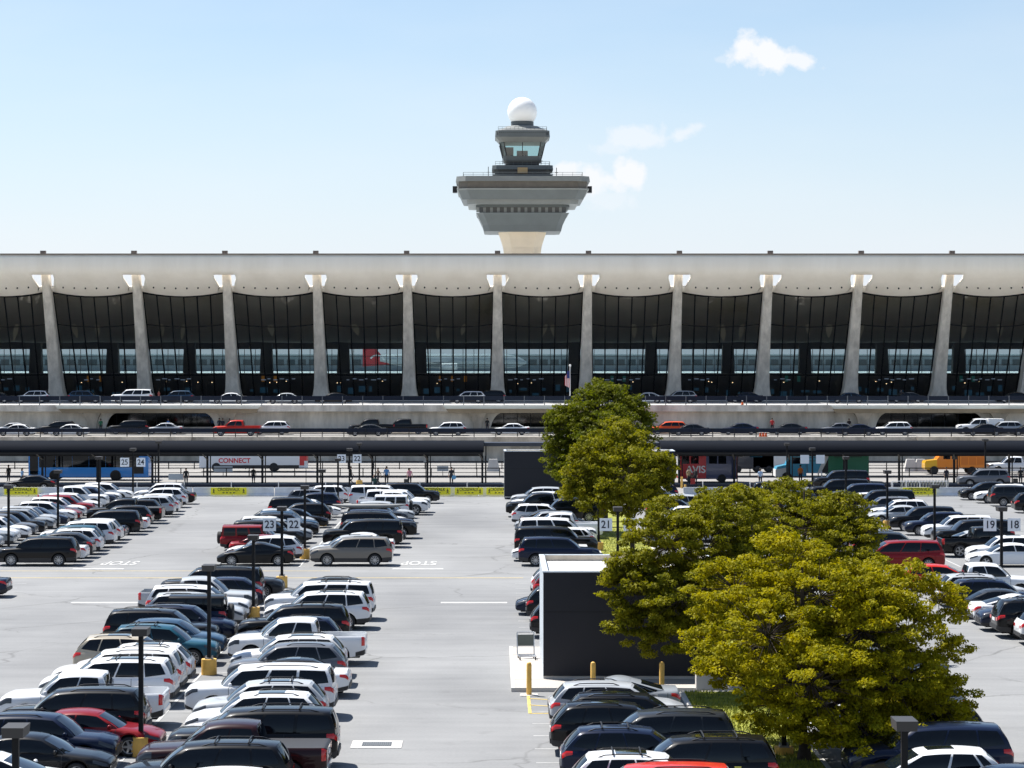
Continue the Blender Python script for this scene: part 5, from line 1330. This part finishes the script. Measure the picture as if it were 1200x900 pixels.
for i in range(16):
    if i == 0: proto = cart(wx(1051, YC), YC, 0, -PI/2, "x"); index_kids(); o = proto
    else: o = copy_tree(proto); o.location.x = wx(1051, YC) + i*.29
    tag(o, (["first","second","third","fourth","fifth","sixth","seventh","eighth","ninth","tenth","eleventh","twelfth","thirteenth","fourteenth","fifteenth","sixteenth"][i]) + " nested luggage cart from the left in the row behind the barrier", "luggage cart", "nested luggage carts behind the right banner")
MB_ = MB(); MB_.box(-2.6,2.6,-.03,.03,1.0,1.06)
for i in range(5): MB_.box(-2.6+i*1.28,-2.54+i*1.28,-.03,.03,0,1.0)
tag(MB_.build("cart_corral", white_p, None, (wx(1078, 228), 228, 0)), "white rail frame in front of the nested luggage carts", "rail")

# ------------------------------------------------------------ flag, cones, blocks
fp = empty("flagpole", (wx(668, 300.5), 312, DZ)); fp.location.x = wx(668, 312); tag(fp, "white flagpole with ball top in front of the central column", "flagpole")
MB().cyl((0,0,0),(0,0,4.85),.07,.05,n=8).build("pole", white_p, fp)
b = MB(); b.grid(lambda u_, t_: (.16*math.sin(PI*t_)*math.cos(2*PI*u_), .16*math.sin(PI*t_)*math.sin(2*PI*u_), 5.0-.16*math.cos(PI*t_)), 12, 8); b.build("ball", white_p, fp, merge=.0005)
fl_ = empty("flag", (fp.location.x, 311.9, DZ+2.1)); tag(fl_, "limp striped red and white flag with blue canton hanging from the pole", "flag")
b = MB(); fr_ = mat("flag_red", (.5,.02,.03), .8); fb_ = mat("flag_blue", (.02,.03,.15), .8)
for i in range(7):
    b.grid(lambda u_, t_, i=i: (-.06-.09*(i+u_) , .05*math.sin(3*(i+u_)+2*t_), 2.3*t_ + .05*(i+u_)*(1-t_) - .12*(i+u_)*t_), 3, 8, mi=i % 2)
b.build("stripes", [fr_, white_p], fl_)
b = MB(); b.grid(lambda u_, t_: (-.05-.36*u_, -.09, 1.25+.95*t_), 3, 4); b.build("canton", fb_, fl_)
for (px_, Y, z, lab) in ((891,291.5,MZ,"left traffic cone of three on the middle roadway"), (894.3,291.8,MZ,"middle traffic cone of three on the middle roadway"), (897.5,291.5,MZ,"right traffic cone of three on the middle roadway"), (870,307,DZ,"lone traffic cone on the upper roadway")):
    o = empty("traffic_cone", (wx(px_, Y), Y, z+.004)); tag(o, "orange " + lab, "traffic cone", "orange traffic cones")
    b = MB(); b.cyl((0,0,.04),(0,0,.85),.17,.04,n=12); b.build("cone", mat("cone_orange", (.75,.12,.01), .5), o); MB().box(-.22,.22,-.22,.22,0,.04).build("base", tyre, o)
    b = MB(); b.cyl((0,0,.5),(0,0,.66),.098,.075,n=12,cap=False); b.build("reflective_band", white_p, o)
for (px_, lab) in ((1067,"white sloped concrete block left of the orange truck, left one"), (1079,"white sloped concrete block left of the orange truck, right one"), (578, "single white concrete block on the lowest road beside the far pavilion")):
    o = MB().frust(-.75,.75,-.5,.5,0,-.45,.45,-.3,.3,1.35).build("concrete_block", conc_light, None, (wx(px_, 268), 268, 0)); tag(o, lab, "concrete block", "white concrete blocks")
for i, (px_, Y) in enumerate(((797,252),(241,232))):
    pass
# small sign boards under the canopy
for (px_, py_, Y, lab, wd) in ((598-1,0,0,'',0),): pass
for (px_, Y, z, w_, h_, lab) in ((499,246,2.0,.4,.6,"small white notice on a walkway post above the three banners"), (179,246,2.0,.4,.6,"small white notice on a walkway post right of the blue bus"), (849,246,1.9,.45,.65,"small white notice on a walkway post before the navy bus"),
        (262,256,.55,2.0,.6,"grey information board low in front of the CONNECT bus"), (519,256,.62,1.2,.55,"grey information board near the person with a blue bag"), (207,240,.55,1.5,.6,"grey bench back under the walkway right of the blue bus"), (359,243,1.6,.35,.7,"narrow grey notice on a thin post under the walkway")):
    o = empty("notice_board", (wx(px_, Y), Y-.4, 0)); tag(o, lab, "sign", "small notice boards along the walkway")
    MB().box(-w_/2,w_/2,-.03,.0,z,z+h_).build("panel", mat("notice_grey", (.35,.40,.44), .5) if w_ > .5 else sign_w, o); MB().box(-.03,.03,.0,.05,0,z).build("post", steel_dark, o)

# ------------------------------------------------------------ people
skin_m = mat("skin", (.35,.20,.13), .6)
hair_m = mat("hair_dark", (.02,.015,.01), .8)
pants_dk = mat("dark_trousers", (.02,.022,.03), .9); pants_bl = mat("blue_jeans", (.03,.06,.14), .9)
shoe_m = mat("shoes", (.03,.03,.03), .7)
def person_mesh(pose):
    st = {'stand':.0,'walk':.30,'sit':0}[pose]
    V_ = []; Rr = []; E = []
    def v(p, r): V_.append(p); Rr.append(r); return len(V_)-1
    pel = v((0,0,.95),.15); be = v((0,0,1.12),.135); ch = v((0,.0,1.33),.155); nk = v((0,0,1.47),.075); n2 = v((0,-.01,1.54),.06); hd = v((0,-.02,1.65),.095); h2 = v((0,-.02,1.70),.09)
    for a, b in ((pel,be),(be,ch),(ch,nk),(nk,n2),(n2,hd),(hd,h2)): E.append((a,b))
    for s in (-1,1):
        d = st*s
        hp = v((.10*s,0,.88),.11); kn = v((.11*s,-.45*d-.02,.50),.075); an = v((.11*s, d*.9 if d*1 > 0 else d*.9,.09),.048); to = v((.12*s, (d*.9)-.17,.05),.045)
        E.extend(((pel,hp),(hp,kn),(kn,an),(an,to)))
        sh_ = v((.19*s,0,1.40),.07); el = v((.25*s, d*.5+.03,1.14),.048); wr_ = v((.25*s, d*.9-.08,.92),.034); ha = v((.25*s,d*.95-.11,.84),.04); fi = v((.245*s,d*.95-.12,.77),.026)
        E.extend(((ch,sh_),(sh_,el),(el,wr_),(wr_,ha),(ha,fi)))
    me = bpy.data.meshes.new("person_base"); me.from_pydata(V_, E, [])
    o = bpy.data.objects.new("person_base", me); col.objects.link(o)
    o.modifiers.new("skin", 'SKIN'); sv = me.skin_vertices[0].data
    for i, r in enumerate(Rr): sv[i].radius = (r, r*.85 if i in (be, ch, pel) else r)
    sv[0].use_root = True
    sb = o.modifiers.new("sub", 'SUBSURF'); sb.levels = 1; sb.render_levels = 1
    dg = bpy.context.evaluated_depsgraph_get(); dg.update()
    nm = bpy.data.meshes.new_from_object(o.evaluated_get(dg)); bpy.data.objects.remove(o)
    nm.name = "person_" + pose; nm.materials.clear()
    for m in (skin_m, cloth, pants_dk, shoe_m): nm.materials.append(m)
    for p in nm.polygons:
        z = p.center.z; x = abs(p.center.x); p.use_smooth = True
        p.material_index = 3 if z < .11 else 2 if z < .96 and x < .19 else 0 if (z > 1.47 or (x > .17 and z < 1.08)) else 1
    return nm
pmesh = {k: person_mesh(k) for k in ('stand','walk')}
hb = MB(); hb.grid(lambda u_, t_: (.105*math.sin(PI*.62*t_+.001)*math.cos(2*PI*u_), -.0+.118*math.sin(PI*.62*t_+.001)*math.sin(2*PI*u_), 1.675+.115*math.cos(PI*.62*t_)), 14, 8)
hair_me = hb.mesh("hair", hair_m)
PEOPLE = [
 (10, 246, 0, 'stand', (.02,.02,.02), -.4, "person in black standing under the walkway at far left"),
 (26, 240, 0, 'walk', (.25,.42,.62), 1.2, "person in light blue shirt behind the black sedan"),
 (218, 239, 0, 'stand', (.015,.015,.015), .2, "person in black at the grey bench"),
 (297, 243, 0, 'stand', (.02,.02,.02), .5, "person in black beside a walkway post near the lamp heads"),
 (411, 243, 0, 'walk', (.02,.02,.02), 1.3, "person in black striding beside far sign 23"),
 (443, 240, 0, 'walk', (.14,.11,.09), -1.0, "person in brown walking behind the parked cars"),
 (453, 241, 0, 'stand', (.10,.26,.50), .1, "person in blue top and dark skirt under the walkway"),
 (480, 239, 0, 'stand', (.50,.22,.27), .2, "person in pink shirt with a dark bag"),
 (529, 240, 0, 'stand', (.02,.02,.025), -.1, "person in black carrying a round blue bag"),
 (807, 240, 0, 'stand', (.32,.24,.13), .6, "person in tan coat in front of the red bus"),
 (815, 240, 0, 'stand', (.03,.03,.03), -.6, "person in black next to the tan coat"),
 (891, 239, 0, 'stand', (.30,.42,.60), .2, "person in pale blue top and long dark skirt"),
 (938, 244, 0, 'stand', (.55,.16,.02), .3, "person in orange vest before the blue truck"),
 (1109, 240, 0, 'stand', (.02,.02,.03), .3, "person in dark clothes right of the luggage carts"),
 (1196, 241, 0, 'stand', (.02,.02,.02), .0, "person in black at the right edge near a bag"),
 (118, 304.5, MZ+.14, 'stand', (.03,.16,.08), .1, "person in green against the upper left concrete wall"),
 (197, 303.5, MZ+.14, 'walk', (.06,.18,.50), 1.1, "person in blue by the left underpass opening"),
 (257, 304.5, MZ+.14, 'stand', (.03,.03,.04), .1, "leftmost of three people right of the left underpass"),
 (261, 304.2, MZ+.14, 'stand', (.02,.02,.03), -.3, "middle of three people right of the left underpass"),
 (269, 304.5, MZ+.14, 'stand', (.12,.03,.03), .2, "person in dark red above the red pickup"),
 (571, 304.5, MZ+.14, 'stand', (.02,.02,.02), .2, "person in black left of the central underpass opening"),
 (905, 303.5, MZ+.14, 'stand', (.45,.03,.03), .0, "person in red beside the dark sedan on the middle roadway"),
 (995, 304.5, MZ+.14, 'stand', (.03,.02,.02), .2, "person in dark clothes above two dark sedans"),
 (176, 316, DZ+.006, 'stand', (.03,.03,.03), .2, "person in black loading the large white SUV"),
 (186, 317, DZ+.006, 'walk', (.4,.10,.08), 1.0, "person in red shirt behind the large white SUV"),
 (1056, 324, DZ+.006, 'stand', (.05,.04,.04), .2, "person in dark clothes on the upper roadway between right columns"),
]
for (px_, Y, z, pose, c_, rz, lab) in PEOPLE:
    o = bpy.data.objects.new("person", pmesh[pose]); col.objects.link(o); o.location = (wx(px_, Y), Y, z); o.rotation_euler.z = rz; o.color = (*c_, 1)
    s = random.uniform(.95, 1.04); o.scale = (s, s, s); tag(o, lab, "person", "people at the terminal")
    h = bpy.data.objects.new("hair", hair_me); col.objects.link(h); h.parent = o
bg_ = MB(); bg_.cyl((0,-.05,.45),(0,.05,.45),.22,n=14); bg_.build("bag", mat("bag_blue", (.1,.3,.5), .6), None, (wx(532, 239.7), 239.7, .35)); o = bpy.data.objects["bag"]; tag(o, "round light blue bag held by the person in black", "bag")
for (px_, Y, c2_, lab) in ((476,239,(.03,.03,.03),"dark upright suitcase beside the person in pink"),(439,240.5,(.02,.08,.07),"dark teal suitcase left of the walking person in brown"),(812,239.5,(.25,.01,.01),"red suitcase between the tan coat and the person in black"),(1190,240,(.02,.02,.02),"black suitcase at the right edge")):
    o = empty("suitcase", (wx(px_, Y), Y, 0)); tag(o, lab, "suitcase", "suitcases under the walkway")
    MB().box(-.22,.22,-.14,.14,.06,.66).build("case", mat("case_%d" % px_, c2_, .6), o)
    b = MB(); b.cyl((-.12,.1,.66),(-.12,.1,1.0),.012,n=5); b.cyl((.12,.1,.66),(.12,.1,1.0),.012,n=5); b.cyl((-.12,.1,1.0),(.12,.1,1.0),.016,n=5); b.build("handle", steel_dark, o)

# ------------------------------------------------------------ trees
def leafmat(name, lo, hi, tr, trw=.33):
    m = bpy.data.materials.new(name); m.use_nodes = True; t = m.node_tree; p = t.nodes["Principled BSDF"]
    g = N(t, "ShaderNodeNewGeometry"); n = N(t, "ShaderNodeTexNoise"); n.inputs["Scale"].default_value = 1.1; n.inputs["Detail"].default_value = 8; n.inputs["Roughness"].default_value = .75
    t.links.new(g.outputs["Position"], n.inputs["Vector"]); r = N(t, "ShaderNodeValToRGB")
    r.color_ramp.elements[0].position = .3; r.color_ramp.elements[1].position = .7
    r.color_ramp.elements[0].color = (*lo,1); r.color_ramp.elements[1].color = (*hi,1)
    t.links.new(n.outputs[0], r.inputs[0]); t.links.new(r.outputs[0], p.inputs["Base Color"]); p.inputs["Roughness"].default_value = .6; p.inputs["Specular IOR Level"].default_value = .08
    tl = N(t, "ShaderNodeBsdfTranslucent"); mx = N(t, "ShaderNodeMix", data_type='RGBA'); mx.blend_type = 'MULTIPLY'; mx.inputs[0].default_value = 1
    t.links.new(r.outputs[0], mx.inputs[6]); mx.inputs[7].default_value = (*tr,1); t.links.new(mx.outputs[2], tl.inputs[0])
    ms = N(t, "ShaderNodeMixShader"); ms.inputs[0].default_value = trw; o = t.nodes["Material Output"]
    t.links.new(p.outputs[0], ms.inputs[1]); t.links.new(tl.outputs[0], ms.inputs[2]); t.links.new(ms.outputs[0], o.inputs[0]); return m
leaf_y = leafmat("leaves_yellow_green", (.06,.08,.003), (.46,.39,.012), (1.5,1.45,.3))
leaf_m = leafmat("leaves_olive_green", (.035,.052,.004), (.31,.28,.018), (1.5,1.5,.3))
leaf_d = leafmat("leaves_green", (.028,.048,.005), (.19,.19,.016), (1.4,1.5,.3))
import numpy as np
def tree(x, y, lobes, trunk_h, lm, label, nleaf, leaf=.14, seed=1, tr=.16, z0=0.12):
    """lobes: (dx, dy, z, rx, ry, rz) ellipsoids of foliage; each is fed by a limb from the trunk."""
    rg_ = np.random.default_rng(seed); rnd = random.Random(seed)
    t = empty("tree", (x, y, z0)); tag(t, label, "tree", "leafy trees on the planted medians")
    tb = MB(); pts = [(0,0,0,tr*1.35),(0.02,0,.4,tr),(rnd.uniform(-.1,.1),rnd.uniform(-.1,.1),trunk_h*.6,tr*.85),(rnd.uniform(-.15,.15),rnd.uniform(-.15,.15),trunk_h,tr*.75)]
    top = max(l[2] for l in lobes)
    pts.append((pts[-1][0]*1.5, pts[-1][1]*1.5, top, tr*.2))
    for a, b in zip(pts[:-1], pts[1:]): tb.cyl(a[:3], b[:3], a[3], b[3], n=10, cap=False)
    tk = tb.build("trunk", bark, t)
    lb_ = MB()
    clumps = []
    for (dx, dy, z, rx, ry, rz) in lobes:
        a = Vector(pts[3][:3]) + Vector((0,0,rnd.uniform(-.4,.5))); c_ = Vector((dx,dy,z)); m1 = a.lerp(c_, .5) + Vector((0,0,-.15))
        lb_.cyl(a, m1, tr*.42, tr*.28, n=7, cap=False); lb_.cyl(m1, c_, tr*.28, tr*.10, n=6, cap=False)
        nsub = max(10, int(46*(rx*ry*rz)**(2/3)/1.2))
        for _ in range(nsub):
            d = Vector((rnd.gauss(0,1), rnd.gauss(0,1), rnd.gauss(0,1))).normalized(); q = rnd.uniform(.55, 1.08)
            p = c_ + Vector((d.x*rx*q, d.y*ry*q, d.z*rz*q)); 
            if p.z < trunk_h*.55: continue
            clumps.append((p, rnd.uniform(.14, .36)*(1 if leaf < .11 else 1.25)))
            if rnd.random() < .5: lb_.cyl(c_.lerp(p,.1), p, tr*.09, tr*.03, n=4, cap=False)
    lb_.build("limbs", bark, tk)
    C = np.array([tuple(c_[0]) for c_ in clumps]); S = np.array([c_[1] for c_ in clumps])
    pick = rg_.choice(len(C), nleaf, p=(S**2)/np.sum(S**2)); dirs = rg_.normal(size=(nleaf,3)); dirs /= np.linalg.norm(dirs,axis=1)[:,None]
    rad = rg_.random(nleaf)**.45; P_ = C[pick] + dirs*(S[pick]*rad)[:,None]*np.array([1.25,1.25,.55])
    n_ = rg_.normal(size=(nleaf,3))*.75 + dirs*.6 + np.array([-.1,0,.65]); n_ /= np.linalg.norm(n_,axis=1)[:,None]
    a = np.cross(n_, rg_.normal(size=(nleaf,3))); a /= np.linalg.norm(a,axis=1)[:,None]; b = np.cross(n_, a)
    s = leaf*rg_.uniform(.55,1.25,nleaf)[:,None]
    v0 = P_ - a*s*.95; v1 = P_ - b*s*.5 + n_*s*.12; v2 = P_ + a*s; v3 = P_ + b*s*.5 + n_*s*.12
    V_ = np.stack([v0,v1,v2,v3],1).reshape(-1,3)
    me = bpy.data.meshes.new("crown"); me.vertices.add(4*nleaf); me.vertices.foreach_set("co", V_.astype(np.float32).ravel())
    me.loops.add(4*nleaf); me.loops.foreach_set("vertex_index", np.arange(4*nleaf,dtype=np.int32))
    me.polygons.add(nleaf); me.polygons.foreach_set("loop_start", np.arange(0,4*nleaf,4,dtype=np.int32)); me.polygons.foreach_set("loop_total", np.full(nleaf,4,dtype=np.int32))
    me.materials.append(lm); me.update(calc_edges=True); me.validate()
    o = bpy.data.objects.new("crown", me); col.objects.link(o); o.parent = t
    return t
def px_lobe(x0, y0, px_, py_, Y, rpx, rpy, dy=0, rd=None):
    """foliage lobe seen at photo px,py when it stands at distance Y"""
    s = F/Y; return (wx(px_, Y)-x0, Y-y0, wz(py_, Y)-.12, rpx/s, rd or rpx/s, rpy/s)
X0, Y0 = 9.9, 77.5
tree(X0, Y0, [px_lobe(X0,Y0,*a) for a in ((960,700,77.5,70,52),(900,745,76.5,75,60),(1010,740,77,75,55),(860,690,79,52,42),(950,800,75.5,85,62),(1050,800,77,60,50), (975,868,76,50,26), (1015,884,74.8,58,20), (1060,866,75.5,30,22),(1095,830,78,42,38),(905,825,77,45,45),
      (1020,866,75.5,82,36),(1100,705,78.5,32,30),(1115,765,78.5,22,20),(822,745,79.5,30,30),(930,655,79.5,55,32),(1045,685,79,50,36),(1000,780,80.5,90,70),(905,765,81,70,60),(845,785,78,30,24),(1125,845,78,16,18), (1062,742,77.5,48,40), (1105,825,77.5,36,45), (1020,700,78,45,35))],
     1.6, leaf_y, "big yellow green tree in the foreground, lower right", 165000, .072, 3, .19)
X1, Y1 = 8.6, 97
tree(X1+1.6, Y1, [px_lobe(X1+1.6,Y1,*a) for a in ((785,640,93,56,46),(745,690,92.5,42,42),(800,700,92,60,45),(830,640,94,60,55),(790,740,92.5,40,36),(850,600,96,55,32),(778,600,97,26,24),(727,668,93,20,22),(735,730,92.5,26,22),(865,680,95,60,50))],
     2.4, leaf_m, "olive green tree leaning over the dark pavilion, lower centre right", 85000, .08, 5, .18)
X2, Y2 = 13.2, 104
tree(X2, Y2, [px_lobe(X2,Y2,*a) for a in ((930,620,104,70,45),(985,640,103,50,42),(900,600,106,60,30), (832,588,104,16,16), (855,578,105,16,14), (928,572,106,22,12), (985,590,104,22,14), (1015,625,103,26,22),(960,600,106,40,24),(1010,670,102,35,34),(890,660,104,60,50),(870,585,108,24,16),(905,580,108,16,14),(1000,600,104,28,22),(960,680,104,70,50))],
     2.4, leaf_m, "olive green tree rising behind the big foreground tree, right of centre", 80000, .08, 7, .18)
X3, Y3 = 8.6, 152
tree(X3, Y3, [px_lobe(X3,Y3,*a) for a in ((725,535,152,50,36),(690,555,152,32,32),(762,555,152,32,28),(705,580,151,32,24),(745,580,151,34,24),(720,510,153,30,20),(778,545,152,16,16),(668,575,152,14,14),(735,556,149,38,34))],
     2.4, leaf_m, "rounded olive tree in front of the far pavilion, middle of the photo", 38000, .12, 9, .16)
X4, Y4 = 8.0, 176
tree(X4, Y4, [px_lobe(X4,Y4,*a) for a in ((706,480,176,42,30),(668,505,176,30,30),(742,505,176,28,34),(690,530,176,42,32),(705,460,177,24,14),(655,535,176,22,26),(680,558,174,30,26),(660,490,176,18,14),(735,475,176,22,16),(715,510,173,40,34))],
     3.2, leaf_d, "tall dark green tree, highest crown, against the roadways", 40000, .135, 11, .2)

# lettering becomes real mesh so that each sign's writing is an object like any other
bpy.context.view_layer.update()
dg = bpy.context.evaluated_depsgraph_get()
for o in [x for x in bpy.data.objects if x.type == 'FONT']:
    me = bpy.data.meshes.new_from_object(o.evaluated_get(dg))
    nm = o.name.split('.')[0]
    n_ = bpy.data.objects.new(nm, me); col.objects.link(n_)
    n_.parent = o.parent; n_.location = o.location; n_.rotation_euler = o.rotation_euler; n_.scale = o.scale
    for k_ in o.keys():
        if k_ in ("label", "category", "group", "kind"): n_[k_] = o[k_]
    bpy.data.objects.remove(o)
